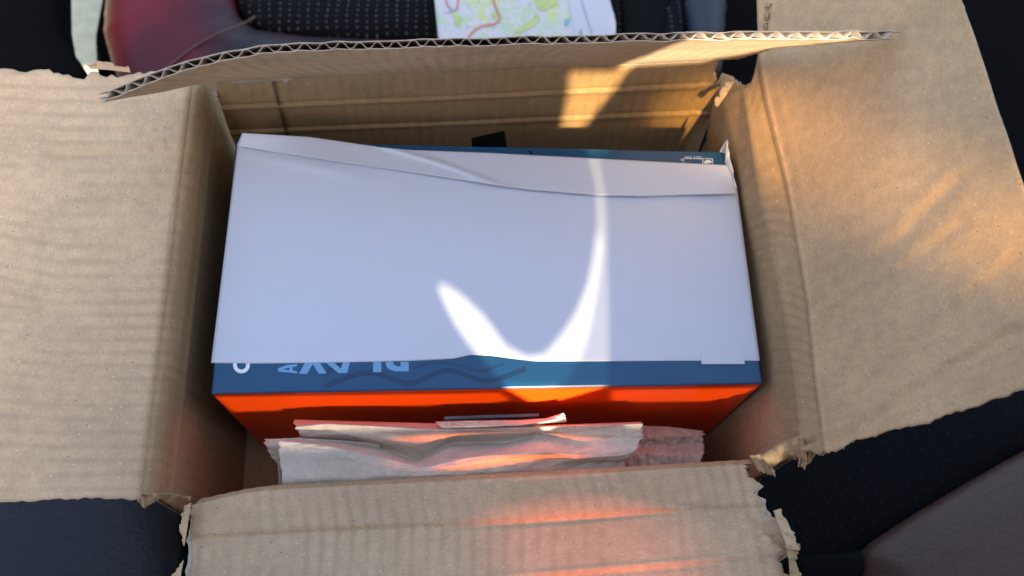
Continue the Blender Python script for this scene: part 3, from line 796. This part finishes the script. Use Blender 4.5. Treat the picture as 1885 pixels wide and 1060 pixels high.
# black pull tab behind the box
tb = [(870, 256), (930, 243), (936, 280), (869, 281)]
P3 = [U(868, 256, ZP - 0.004), U(929, 243, ZP - 0.004), U(936, 292, ZP - 0.02), U(870, 296, ZP - 0.02)]
vo = P3 + [p + np.array([0.0, 0.0012, -0.0004]) for p in P3]
mesh_obj('pull_tab', vo, [(3, 2, 1, 0), (4, 5, 6, 7), (0, 1, 5, 4), (1, 2, 6, 5), (2, 3, 7, 6), (3, 0, 4, 7)], M_BLACK, prod)
# thin dark fibre on the back strip
flat('hair_mark', [[(972, 277), (976, 277), (984, 287), (981, 288)]], M_DARKHOLE, prod, z=ZP + 0.0002)

# ------------------------------------------------------------------ wrapping paper in the front gap
def crumple(rows_, nu, sub, seed, amp, th=0.00025, mat=M_TISSUE, name='wrapping_paper', parent=None, tear=(3.0, 3.0)):
    """rows_: polylines of (px, py, z) from back to front; straight facets between them, torn ends"""
    R = []
    s = np.linspace(0, 1, nu)
    for ri, r in enumerate(rows_):
        a = np.array(r, float); kx = (a[:, 0] - a[0, 0]) / (a[-1, 0] - a[0, 0])
        R.append(np.stack([np.interp(s, kx, a[:, i]) for i in range(3)], 1))
    R = np.array(R); G = []
    for j in range(len(R) - 1):
        for t in np.linspace(0, 1, sub, endpoint=False): G.append(R[j] * (1 - t) + R[j + 1] * t)
    G.append(R[-1]); G = np.array(G)
    rr = random.Random(seed); h_, w_ = G.shape[:2]
    ty = np.arange(h_)
    endw = np.clip(1 - s / 0.06, 0, 1)[None, :]; endr = np.clip(1 - (1 - s) / 0.06, 0, 1)[None, :]
    tj = (vnoise(ty * 0.45, seed) * tear[0] + vnoise(ty * 1.7, seed + 2) * tear[0] * 0.4)[:, None]; tk = (vnoise(ty * 0.45, seed + 9) * tear[1] + vnoise(ty * 1.7, seed + 4) * tear[1] * 0.4)[:, None]
    G[..., 0] += tj * endw + tk * endr
    P = np.zeros_like(G)
    X, Y = np.meshgrid(s * 26, ty / sub * 2.2)
    cz = (np.abs(vnoise2(X * 0.7 + Y * 0.5, Y * 0.8 - X * 0.15, seed)) - 0.4) * amp + (np.abs(vnoise2(X * 2.1 - Y, Y * 2, seed + 1)) - 0.4) * amp * 0.35
    for j in range(h_):
        for i in range(w_):
            z = G[j, i, 2] + cz[j, i]
            P[j, i] = U(G[j, i, 0], G[j, i, 1], z)
    return thin(name, P, th, mat, parent, True)

wp = thing('wrapping_paper', 'crumpled grey wrapping paper stuffed in front of the orange-red box side', 'packing paper')
crumple([
    [(541, 772, .126), (640, 775, .126), (800, 779, .126), (880, 781, .125), (1000, 783, .126), (1181, 776, .128)],
    [(543, 786, .138), (600, 780, .139), (720, 786, .139), (800, 792, .137), (880, 790, .140), (1000, 786, .141), (1182, 780, .142)],
    [(552, 802, .133), (640, 800, .135), (700, 812, .133), (760, 822, .128), (840, 800, .133), (965, 790, .139), (1060, 792, .138), (1182, 790, .140)],
    [(548, 808, .128), (640, 812, .125), (700, 822, .122), (770, 850, .118), (830, 814, .122), (930, 814, .124), (985, 800, .130), (1060, 812, .133), (1182, 806, .138)],
    [(516, 811, .145), (600, 820, .147), (700, 842, .147), (778, 860, .146), (835, 846, .147), (900, 838, .149), (1010, 834, .150), (1045, 838, .146), (1100, 838, .140), (1172, 826, .138)],
    [(513, 828, .146), (600, 832, .148), (700, 850, .148), (778, 866, .147), (840, 856, .150), (930, 846, .147), (1010, 845, .140), (1070, 842, .143), (1160, 838, .139)],
    [(518, 886, .144), (700, 878, .145), (860, 872, .146), (1010, 862, .138), (1080, 854, .134), (1150, 850, .133)],
    [(524, 930, .132), (700, 920, .132), (860, 905, .132), (1010, 895, .130), (1080, 890, .128), (1150, 880, .126)],
], 240, 9, 5, 0.0012, name='crumpled_sheet', parent=wp)
crumple([
    [(487, 808, .130), (550, 806, .134), (700, 815, .126)],
    [(488, 818, .133), (540, 822, .132), (700, 830, .124)],
    [(497, 838, .128), (530, 842, .126), (700, 850, .120)],
    [(512, 852, .124), (540, 858, .120), (700, 868, .116)],
    [(514, 900, .110), (540, 900, .110), (700, 900, .106)],
], 60, 7, 12, 0.0015, name='crumpled_sheet', parent=wp, tear=(3, 1))
crumple([
    [(800, 776, .134), (860, 774, .138), (960, 773, .136), (1005, 770, .138), (1036, 760, .142)],
    [(812, 786, .138), (860, 786, .141), (960, 782, .140), (1005, 776, .142), (1040, 768, .143)],
    [(820, 794, .133), (860, 792, .133), (960, 788, .134), (1005, 780, .134), (1046, 776, .136)],
], 80, 7, 23, 0.0012, name='crumpled_sheet', parent=wp, tear=(2, 3))
wp2 = thing('wrapping_paper', 'small dark folded scrap of grey paper deep in the right front corner of the carton', 'packing paper')
crumple([
    [(1150, 782, .098), (1230, 785, .100), (1293, 793, .098)],
    [(1150, 800, .104), (1215, 802, .104), (1297, 800, .100)],
    [(1150, 818, .096), (1200, 820, .098), (1296, 820, .096)],
    [(1150, 832, .104), (1220, 836, .104), (1292, 838, .100)],
    [(1150, 870, .098), (1220, 872, .098), (1290, 872, .096)],
], 80, 8, 31, 0.003, name='crumpled_sheet', parent=wp2, tear=(0, 4))
# dark card slipped between paper and box
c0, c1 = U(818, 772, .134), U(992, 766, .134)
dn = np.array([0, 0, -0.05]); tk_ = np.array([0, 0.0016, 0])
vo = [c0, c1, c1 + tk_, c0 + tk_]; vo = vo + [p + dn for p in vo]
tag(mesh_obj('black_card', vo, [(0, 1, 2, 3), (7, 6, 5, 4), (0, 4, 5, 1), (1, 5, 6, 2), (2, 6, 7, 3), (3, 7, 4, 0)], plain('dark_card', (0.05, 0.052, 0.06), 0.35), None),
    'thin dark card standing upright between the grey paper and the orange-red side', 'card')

# ------------------------------------------------------------------ seat
def inside_dist(poly, X, Y):
    poly = np.array(poly)[:, :2]; n = len(poly)
    D = np.full(X.shape, 1e9); ins = np.zeros(X.shape, bool)
    for i in range(n):
        a = poly[i]; b = poly[(i + 1) % n]; d = b - a; L2 = (d ** 2).sum() + 1e-15
        t = np.clip(((X - a[0]) * d[0] + (Y - a[1]) * d[1]) / L2, 0, 1)
        D = np.minimum(D, np.hypot(X - a[0] - t * d[0], Y - a[1] - t * d[1]))
        c = ((a[1] > Y) != (b[1] > Y)) & (X < (b[0] - a[0]) * (Y - a[1]) / (b[1] - a[1] + 1e-15) + a[0])
        ins ^= c
    return np.where(ins, D, -D)

def puff(name, poly, z, hgt, wd, mat, parent, step=0.003, drop=0.03, bow=0.0):
    poly = np.array(poly)
    x0, y0 = poly[:, 0].min() - 0.006, poly[:, 1].min() - 0.006; x1, y1 = poly[:, 0].max() + 0.006, poly[:, 1].max() + 0.006
    xs = np.arange(x0, x1 + step, step); ys = np.arange(y0, y1 + step, step)
    X, Y = np.meshgrid(xs, ys); D = inside_dist(poly, X, Y)
    Z = z + hgt * (1 - np.exp(-np.maximum(D, 0) / wd)) - np.clip(-D / 0.005, 0, 1.3) * drop + 0.0010 * vnoise2(X * 18, Y * 18, 5)
    keep = D > -0.0062
    idx = -np.ones(X.shape, int); idx[keep] = np.arange(keep.sum())
    gy, gx = np.gradient(D, step); g = np.hypot(gx, gy) + 1e-9; out = D < 0
    X = np.where(out, X + gx / g * (-D - 0.0002), X); Y = np.where(out, Y + gy / g * (-D - 0.0002), Y); Z = np.where(out, z - drop * np.clip(-D / step, 0, 1.0), Z)
    vo = np.stack([X[keep], Y[keep], Z[keep]], 1)
    a, b, c, d = idx[:-1, :-1], idx[:-1, 1:], idx[1:, 1:], idx[1:, :-1]
    ok = (a >= 0) & (b >= 0) & (c >= 0) & (d >= 0)
    fo = np.stack([a[ok], b[ok], c[ok], d[ok]], 1)
    return mesh_obj(name, vo, fo, mat, parent, None, True)

seat = thing('car_seat', 'black car seat of perforated cloth and smooth leather bolsters under the carton', 'car seat')
ZS = -0.012
pl = lambda pts, z=ZS: [U(x, y, z) for x, y in pts]
# base cushion of black cloth everywhere under the rest
puff('cushion_base', pl([(205, -300), (2300, -300), (2300, 1500), (-400, 1500), (-400, 700), (150, 400)], -0.035), -0.035, 0.004, 0.01, M_DARKHOLE, seat, 0.008)
puff('mesh_panel', pl([(425, -200), (432, 0), (445, 28), (475, 50), (560, 62), (820, 74), (1130, 70), (1150, 300), (1200, -200)]), ZS, 0.010, 0.010, M_MESH, seat)
puff('bolster', pl([(205, -300), (193, 0), (190, 60), (205, 118), (240, 200), (360, 260), (520, 200), (700, 140), (860, 100), (820, 78), (560, 66), (470, 54), (440, 30), (428, 0), (420, -300)], ZS + 0.01), ZS + 0.01, 0.022, 0.020, M_LEATHER_GLOW, seat, 0.002, 0.06)['label'] = 'rounded bolster with a red glow painted into its leather'
puff('bolster', pl([(-300, 820), (-300, 1300), (325, 1300), (338, 960), (326, 900), (300, 820)], ZS), ZS, 0.012, 0.012, M_LEATHER, seat, 0.0025, 0.05)['label'] = 'dark blue-grey leather bolster'
puff('bolster', pl([(2200, 640), (1960, 790), (1800, 880), (1690, 945), (1612, 996), (1588, 1020), (1580, 1300), (2200, 1300)], ZS), ZS, 0.030, 0.030, M_LEATHER_BROWN, seat, 0.0025, 0.05)['label'] = 'brown-grey leather bolster'
puff('mesh_panel', pl([(1300, 700), (2100, 560), (2200, 640), (1960, 792), (1800, 884), (1690, 949), (1610, 1000), (1420, 1100), (1200, 1100)], -0.024), -0.024, 0.012, 0.02, M_MESH2, seat, 0.003)
puff('webbing', pl([(1465, 1025), (1590, 1012), (1590, 1300), (1455, 1300)], -0.010), -0.010, 0.002, 0.002, M_BLACK, seat)
# seam piping over the bolster with the painted glow
def tube(name, pts, r, mat, parent, n=8, seg=40):
    pts = np.array(pts); kk = np.linspace(0, 1, len(pts)); s = np.linspace(0, 1, seg)
    C = np.stack([np.interp(s, kk, pts[:, i]) for i in range(3)], 1)
    for _ in range(6): C[1:-1] = (C[:-2] + 2 * C[1:-1] + C[2:]) / 4
    T = np.gradient(C, axis=0); T /= np.linalg.norm(T, axis=1, keepdims=True)
    A = np.cross(T, [0, 0, 1.0]); A /= np.linalg.norm(A, axis=1, keepdims=True); B = np.cross(T, A)
    vo = []; fo = []
    for i in range(seg):
        for j in range(n):
            a = 2 * math.pi * j / n; vo.append(C[i] + r * (A[i] * math.cos(a) + B[i] * math.sin(a)))
            if i: fo.append(((i - 1) * n + j, (i - 1) * n + (j + 1) % n, i * n + (j + 1) % n, i * n + j))
    return mesh_obj(name, vo, fo, mat, parent, None, True)
tube('seam', [U(x, y, ZS + 0.0315) for x, y in [(275, 150), (315, 118), (360, 84), (400, 62), (452, 42), (470, 30)]], 0.0010, M_LEATHER_BROWN, seat)

# seat belt pieces behind the carton
belt = thing('seat_belt_buckle', 'blue-grey plastic belt buckle with ribbed black webbing behind the carton', 'seat belt')
puff('webbing', pl([(1135, -100), (1150, 150), (1215, 150), (1250, 0), (1255, -100)], 0.0), 0.0, 0.004, 0.004, M_BLACK, belt)
puff('webbing', pl([(1205, 150), (1262, 140), (1254, -80), (1246, -80)], 0.006), 0.006, 0.002, 0.002, M_MESH, belt)
puff('buckle', pl([(1256, -120), (1262, 10), (1272, 66), (1290, 130), (1330, 130), (1338, 10), (1320, -120)], 0.006), 0.006, 0.020, 0.012, M_GREYPLASTIC, belt)

# black trim at the far left and the pale floor beyond the seat
trim = puff('door_trim', pl([(-300, -300), (100, -300), (104, 20), (112, 68), (138, 100), (152, 130), (160, 260), (-300, 260)], 0.03), 0.03, 0.02, 0.02, M_DARKHOLE, None, 0.002, 0.03)
tag(trim, 'black rounded interior trim at the top left beside the pale floor', 'trim')
gm, n, l, b = new_mat('pale_floor')
tc = n.new('ShaderNodeTexCoord')
nz = N(n, 'ShaderNodeTexNoise', Scale=70.0, Detail=5.0); l.new(tc.outputs['Object'], nz.inputs['Vector'])
r_ = ramp(n, [(0.35, (0.40, 0.39, 0.26)), (0.6, (0.50, 0.48, 0.33)), (0.75, (0.60, 0.54, 0.38))]); l.new(nz.outputs[0], r_.inputs[0]); l.new(r_.outputs[0], b.inputs['Base Color']); b.inputs['Roughness'].default_value = 0.9
xs = np.linspace(-1.6, 1.6, 60)
X, Y = np.meshgrid(xs, xs + 0.3)
P = np.stack([X, Y, -0.30 + 0.003 * vnoise2(X * 9, Y * 9, 1)], -1)
thin('floor', P, 0.01, gm, None)['kind'] = 'structure'

# ------------------------------------------------------------------ street map
vo, fo = [], []
mp_ = thing('paper_map', 'printed street map with green fields and a red road behind the carton', 'map')
ZM = 0.012
def mz(x, y): return ZM + 0.004 * math.sin((x - 800) / 340 * 3.0) + 0.002 * math.sin(y / 40)
P = np.zeros((20, 30, 3))
for j in range(20):
    for i in range(30):
        t = j / 19; y = 170 - 300 * t
        xl = 806 - 6 * (60 - y) / 60; xr = np.interp(y, [-130, 0, 35, 170], [1112, 1122, 1133, 1136])
        x = xl + (xr - xl) * i / 29
        P[j, i] = U(x, y, mz(x, y))
thin('map_sheet', P, 0.0002, M_MAP, mp_)
M_MW = plain('map_margin', (0.50, 0.49, 0.52), 0.6)
def mflat(name, poly, mat, dz=0.0006):
    vs = [U(x, y, mz(x, y) + dz) for x, y in poly]
    tr = tessellate_polygon([[Vector(v) for v in vs]])
    fo = []
    for t in tr:
        a, b_, c = [Vector(vs[i]) for i in t]
        fo.append(tuple(t) if (b_ - a).cross(c - a).z > 0 else tuple(t)[::-1])
    return mesh_obj(name, vs, fo, mat, mp_)
def mline(pts, wd, mat, dz=0.0009, name='printed_road'):
    for (x0, y0), (x1, y1) in zip(pts[:-1], pts[1:]):
        pass
    pts = np.array(pts, float); nn = len(pts); vs = []; fo = []
    for i in range(nn):
        d = pts[min(nn - 1, i + 1)] - pts[max(0, i - 1)]; d /= np.linalg.norm(d); o_ = np.array([-d[1], d[0]]) * wd / 2
        for sg in (1, -1):
            p = pts[i] + o_ * sg; vs.append(U(p[0], p[1], mz(*p) + dz))
        if i: fo.append((2 * i - 2, 2 * i - 1, 2 * i + 1, 2 * i))
    return mesh_obj(name, vs, fo, mat, mp_)
def m3(x, y): return (800 + x / 5.544, y / 5.544)
mg = [(1052, -130), (1047, 0), (1058, 40), (1062, 100)]
vs = []
for i in range(24):
    y = -125 + 290 * i / 23; xl = np.interp(y, [-130, 0, 40, 165], [1050, 1046, 1054, 1066]); xr = np.interp(y, [-130, 0, 35, 170], [1111, 1121, 1132, 1135])
    for x in np.linspace(xl, xr, 6): vs.append(U(x, y, mz(x, y) + 0.0005))
fo = [(6 * i + j, 6 * i + j + 1, 6 * i + 7 + j, 6 * i + 6 + j)[::-1] for i in range(23) for j in range(5)]
mesh_obj('map_margin', vs, fo, M_MW, mp_)
M_ROAD = plain('map_road_red', (0.55, 0.16, 0.12), 0.6); M_FIELD = plain('map_field', (0.44, 0.50, 0.17), 0.6, var=0.15, vscale=60); M_WATER = plain('map_water', (0.14, 0.36, 0.50), 0.6); M_TXT = plain('map_text', (0.16, 0.16, 0.2), 0.6)
mline([m3(*p) for p in [(590, -200), (600, 0), (625, 80), (655, 140), (668, 180), (655, 215), (610, 245), (560, 250), (490, 262), (430, 290), (380, 330), (340, 390), (300, 470)]], 3.6, M_ROAD)
mline([m3(*p) for p in [(100, -120), (115, 0), (130, 50), (165, 90), (200, 108), (228, 88), (240, 30), (235, -120)]], 3.2, M_ROAD)
for pg in ([(1030, 0), (1030, -150), (1260, -150), (1262, 40), (1180, 70), (1110, 110), (1060, 100)], [(1050, 130), (1075, 200), (1010, 260), (930, 310), (850, 340), (800, 350), (830, 300), (930, 240), (1000, 190)],
           [(170, 130), (230, 130), (280, 190), (250, 240), (262, 290), (220, 270), (200, 190)], [(585, 120), (625, 120), (640, 190), (600, 200), (580, 170)]):
    mflat('printed_field', [m3(*p) for p in pg], M_FIELD)
mflat('printed_lake', [m3(*p) for p in [(1325, 205), (1350, 195), (1372, 178), (1385, 195), (1368, 235), (1360, 265), (1330, 262)]], M_WATER, 0.0008)
mflat('printed_lake', [m3(*p) for p in [(150, 88), (205, 98), (170, 125), (150, 118)]], M_WATER, 0.0011)
mflat('printed_badge', [m3(*p) for p in ring_poly(120, 104, 0.1, 28, 0, 6.28, 20, 0.7)], M_MW, 0.0013)
rt = random.Random(4)
for (x, y, h_) in ((345, 60, 50), (452, 30, 40), (465, 215, 26), (600, 290, 40), (700, 250, 22), (760, 190, 30), (865, 15, 28), (965, 60, 70), (960, 150, 30), (1130, 285, 34), (1220, 330, 30), (110, 290, 60), (335, 280, 50), (345, 170, 36)):
    for k_ in range(int(h_ / 9)):
        yy = y - h_ / 2 + k_ * 9; wd_ = rt.uniform(5, 9)
        mflat('printed_text', [m3(x + rt.uniform(-3, 3), yy), m3(x + wd_, yy + 1), m3(x + wd_, yy + 5), m3(x, yy + 5)], M_TXT, 0.001)
for k_ in range(34):
    t = k_ / 33; x = 1488 + 112 * t; y = -10 + 355 * t; wd_ = rt.uniform(8, 14)
    mflat('printed_text', [m3(x, y), m3(x + wd_, y - 3), m3(x + wd_, y + 4), m3(x, y + 6)], M_TXT, 0.001)
for a_ in ((1480, 302, 1500, 312), (1480, 320, 1506, 328), (1480, 336, 1508, 346), (1480, 352, 1506, 360)):
    mflat('printed_text', [m3(a_[0], a_[1]), m3(a_[2], a_[1]), m3(a_[2], a_[3]), m3(a_[0], a_[3])], M_TXT, 0.001)

# ------------------------------------------------------------------ added panel out of view, openings cut to shape the sun patches
YP = -0.12
def onp(p):
    t = (p[1] - YP) / SUN[1]; a = p - SUN * t
    return (a[0], a[2])
def top(x, y): return onp(U(x, y, ZP + 0.0006))
def face(x, y):
    n_ = np.cross(FR - FL, [0, 0, 1.0]); return onp(Uplane(x, y, FL, n_))
def wall(x, y): return onp(bw(x, y))
ue = np.linspace(0.965, 0.74, 8) * Lb_; ve = np.full(8, kb[5])
pe = BACK_S(ue, ve) - BACK_S.normal(ue, ve, False) * 0.0036
EDGE = [onp(p - np.array([0, 0, 0.0004])) for p in pe]
SIDE = [onp(BACK_S(np.array([a * Lb_]), np.array([kb[3] + b * (kb[5] - kb[3])]))[0] + np.array([0, 0, 0.001])) for a, b in ((0.93, 0.02), (0.965, 0.2), (0.975, 0.5), (0.972, 0.8))]
hole = [top(804, 516), top(812, 545), top(835, 592), top(862, 632), top(886, 658), top(912, 690), top(934, 716)]
hole += [face(960, 730), face(985, 744), face(1040, 734), top(1119, 711), top(1121, 664), top(1120, 560), top(1117, 480), top(1115, 400), top(1108, 340), top(1097, 290)]
hole += [wall(1078, 234), wall(1108, 195), wall(1150, 134)]
hole += [onp(U(1180, 122, 0.193)), *SIDE, *EDGE, onp(U(1215, 98, 0.224)), onp(U(1150, 124, 0.19))]
hole += [wall(1140, 128), wall(1049, 128), wall(1048, 170), wall(1037, 232)]
hole += [top(1088, 290), top(1098, 340), top(1101, 400), top(1095, 450), top(1083, 510), top(1063, 562), top(1035, 606), top(1004, 642), top(973, 648), top(932, 628), top(890, 572), top(850, 535), top(820, 517)]
outer = [(-0.9, -0.3), (1.1, -0.3), (1.1, 1.1), (-0.26, 1.1), (-0.26, 0.30), (-0.9, 0.30)]
print('hole', [(round(a, 3), round(b, 3)) for a, b in hole])
print('zs', [(q_, round(q_[1], 4)) for q_ in (onp(U(930, 815, 0.14)), onp(U(860, 883, ZF)), face(900, 752), face(430, 768), face(1126, 740), face(992,748), onp(U(880,1000,ZF)))])
ZTIS = 0.3592
LOZ = [('front_flap_glow', onp(U(1090, 1010, ZF + 0.006)), 0.078, 0.027, (0.20, 0.045, 0.012)),  # added filters that cast the orange and golden glows
       ('paper_glow', (onp(U(930, 815, 0.140))[0] - 0.004, ZTIS), 0.080, 0.0066, (0.50, 0.12, 0.03)),
       ('right_flap_glow', (onp(U(1530, 300, 0.220))[0] + 0.002, onp(U(1530, 300, 0.220))[1]), 0.080, 0.060, (0.26, 0.18, 0.065))]
holes = [hole, [face(1126, 716), face(1398, 711), face(1340, 738), face(1126, 740)][::-1],
         [face(393, 728), face(920, 721), face(944, 736), face(900, 742), face(430, 758)][::-1]]
holes += [[(c[0] + rx * 0.95 * math.cos(a), c[1] + rz * 0.95 * math.sin(a)) for a in np.linspace(0, 2 * math.pi, 32, endpoint=False)][::-1] for _, c, rx, rz, _c in LOZ]
print('LOZ', LOZ, [min(p[1] for p in h) for h in holes], [max(p[1] for p in h) for h in holes])
L3 = [[Vector((x, z, 0)) for x, z in lp] for lp in [outer] + holes]
tr = tessellate_polygon(L3); vs = [(v.x, v.y) for lp in L3 for v in lp]; n0 = len(vs)
vo = [(x, YP, z) for x, z in vs] + [(x, YP - 0.003, z) for x, z in vs]
fo = []
for t in tr:
    fo.append(tuple(t)); fo.append(tuple(i + n0 for i in t)[::-1])
def rim(a, n_):
    for i in range(n_): fo.append((a + i, a + (i + 1) % n_, a + (i + 1) % n_ + n0, a + i + n0))
rim(0, len(outer)); o0 = len(outer)
for h_ in holes: rim(o0, len(h_)); o0 += len(h_)
pan = mesh_obj('sun_shaping_panel', vo, fo, M_BLACK)
tag(pan, 'added unseen dark panel with openings cut to shape the sun patches', 'light blocker')

# added filter sheets that dim the sun inside the openings
gm, n, l, b = new_mat('sun_dimmer')
tr_ = n.new('ShaderNodeBsdfTransparent'); tr_.inputs[0].default_value = (0.22, 0.22, 0.22, 1)
gl = n.new('ShaderNodeBsdfGlossy'); gl.inputs['Roughness'].default_value = 0.05
ms = n.new('ShaderNodeMixShader'); ms.inputs[0].default_value = 0.05
l.new(tr_.outputs[0], ms.inputs[1]); l.new(gl.outputs[0], ms.inputs[2]); l.new(ms.outputs[0], n['Material Output'].inputs[0])
def filter_sheet(poly, name, mat, off):
    vo = [(x - off * SUN[0] / SUN[1], YP - off, z - off * SUN[2] / SUN[1]) for x, z in poly]
    f_ = tessellate_polygon([[Vector((x, z, 0)) for x, z in poly]])
    return mesh_obj(name, vo, [tuple(t) for t in f_], mat, pan)
def tint(name, c):
    g_ = gm.copy(); g_.name = name
    for nd in g_.node_tree.nodes:
        if nd.type == 'BSDF_TRANSPARENT': nd.inputs[0].default_value = (*c, 1)
    return g_
# added filters: one dims the streak on the paper, a second its right half
tl = tint('streak_dimmer', (0.30, 0.285, 0.245))
filter_sheet([top(780, 280), top(1240, 280), top(1240, 712), top(780, 712)], 'sun_filter', tl, 0.012)
filter_sheet([top(1060, 280), top(1240, 280), top(1240, 470), top(1060, 420)], 'sun_filter', tint('streak_top_dimmer', (0.6, 0.58, 0.52)), 0.015)
pp = [top(1100, 296), top(1112, 360), top(1114, 420), top(1105, 490), top(1094, 560), top(1082, 620), top(1066, 664), top(1040, 706), top(1020, 722)]
pp = pp[::-1] + [top(1200, 300), top(1200, 722)]
filter_sheet(pp, 'sun_filter', tint('streak_right_dimmer', (0.40, 0.39, 0.37)), 0.006)
gm2 = tint('red_side_dimmer', (0.17, 0.17, 0.16))  # added filter, lets weak sun brighten the red side
for h_ in holes[1:3]: filter_sheet(h_, 'sun_filter', gm2, 0.006)
filter_sheet([wall(1000, 240), wall(1200, 240), wall(1200, 120), wall(1000, 120)], 'sun_filter', tint('wall_patch_dimmer', (0.50, 0.42, 0.28)), 0.006)  # added filter, warms and dims the sun on the back wall
# added colour filters for the soft glows: clear in the middle, opaque outside
def lozenge(name, c, rx, rz, col):
    g_, n_, l_, b_ = new_mat(name)
    tc_ = n_.new('ShaderNodeTexCoord'); mp_2 = n_.new('ShaderNodeMapping'); l_.new(tc_.outputs['Object'], mp_2.inputs[0])
    mp_2.vector_type = 'POINT'
    mp_2.inputs['Scale'].default_value = (1 / rx, 0.0, 1 / rz); mp_2.inputs['Location'].default_value = (-(c[0] - 0.004 * SUN[0] / SUN[1]) / rx, 0, -(c[1] - 0.004 * SUN[2] / SUN[1]) / rz)
    gr = n_.new('ShaderNodeTexGradient'); gr.gradient_type = 'SPHERICAL'; l_.new(mp_2.outputs[0], gr.inputs[0])
    rp = n_.new('ShaderNodeValToRGB'); rp.color_ramp.interpolation = 'EASE'; e_ = rp.color_ramp.elements
    e_[0].position = 0.0; e_[0].color = (0, 0, 0, 1); e_[1].position = 0.8; e_[1].color = (*col, 1); l_.new(gr.outputs[0], rp.inputs[0])
    t_ = n_.new('ShaderNodeBsdfTransparent'); l_.new(rp.outputs[0], t_.inputs[0]); l_.new(t_.outputs[0], n_['Material Output'].inputs[0])
    pts = [(c[0] + (rx + 0.002) * math.cos(a), c[1] + (rz + 0.0012) * math.sin(a)) for a in np.linspace(0, 2 * math.pi, 32, endpoint=False)]
    filter_sheet(pts, 'glow_filter', g_, 0.004)
for nm, c, rx, rz, col in LOZ: lozenge(nm, c, rx, rz, col)
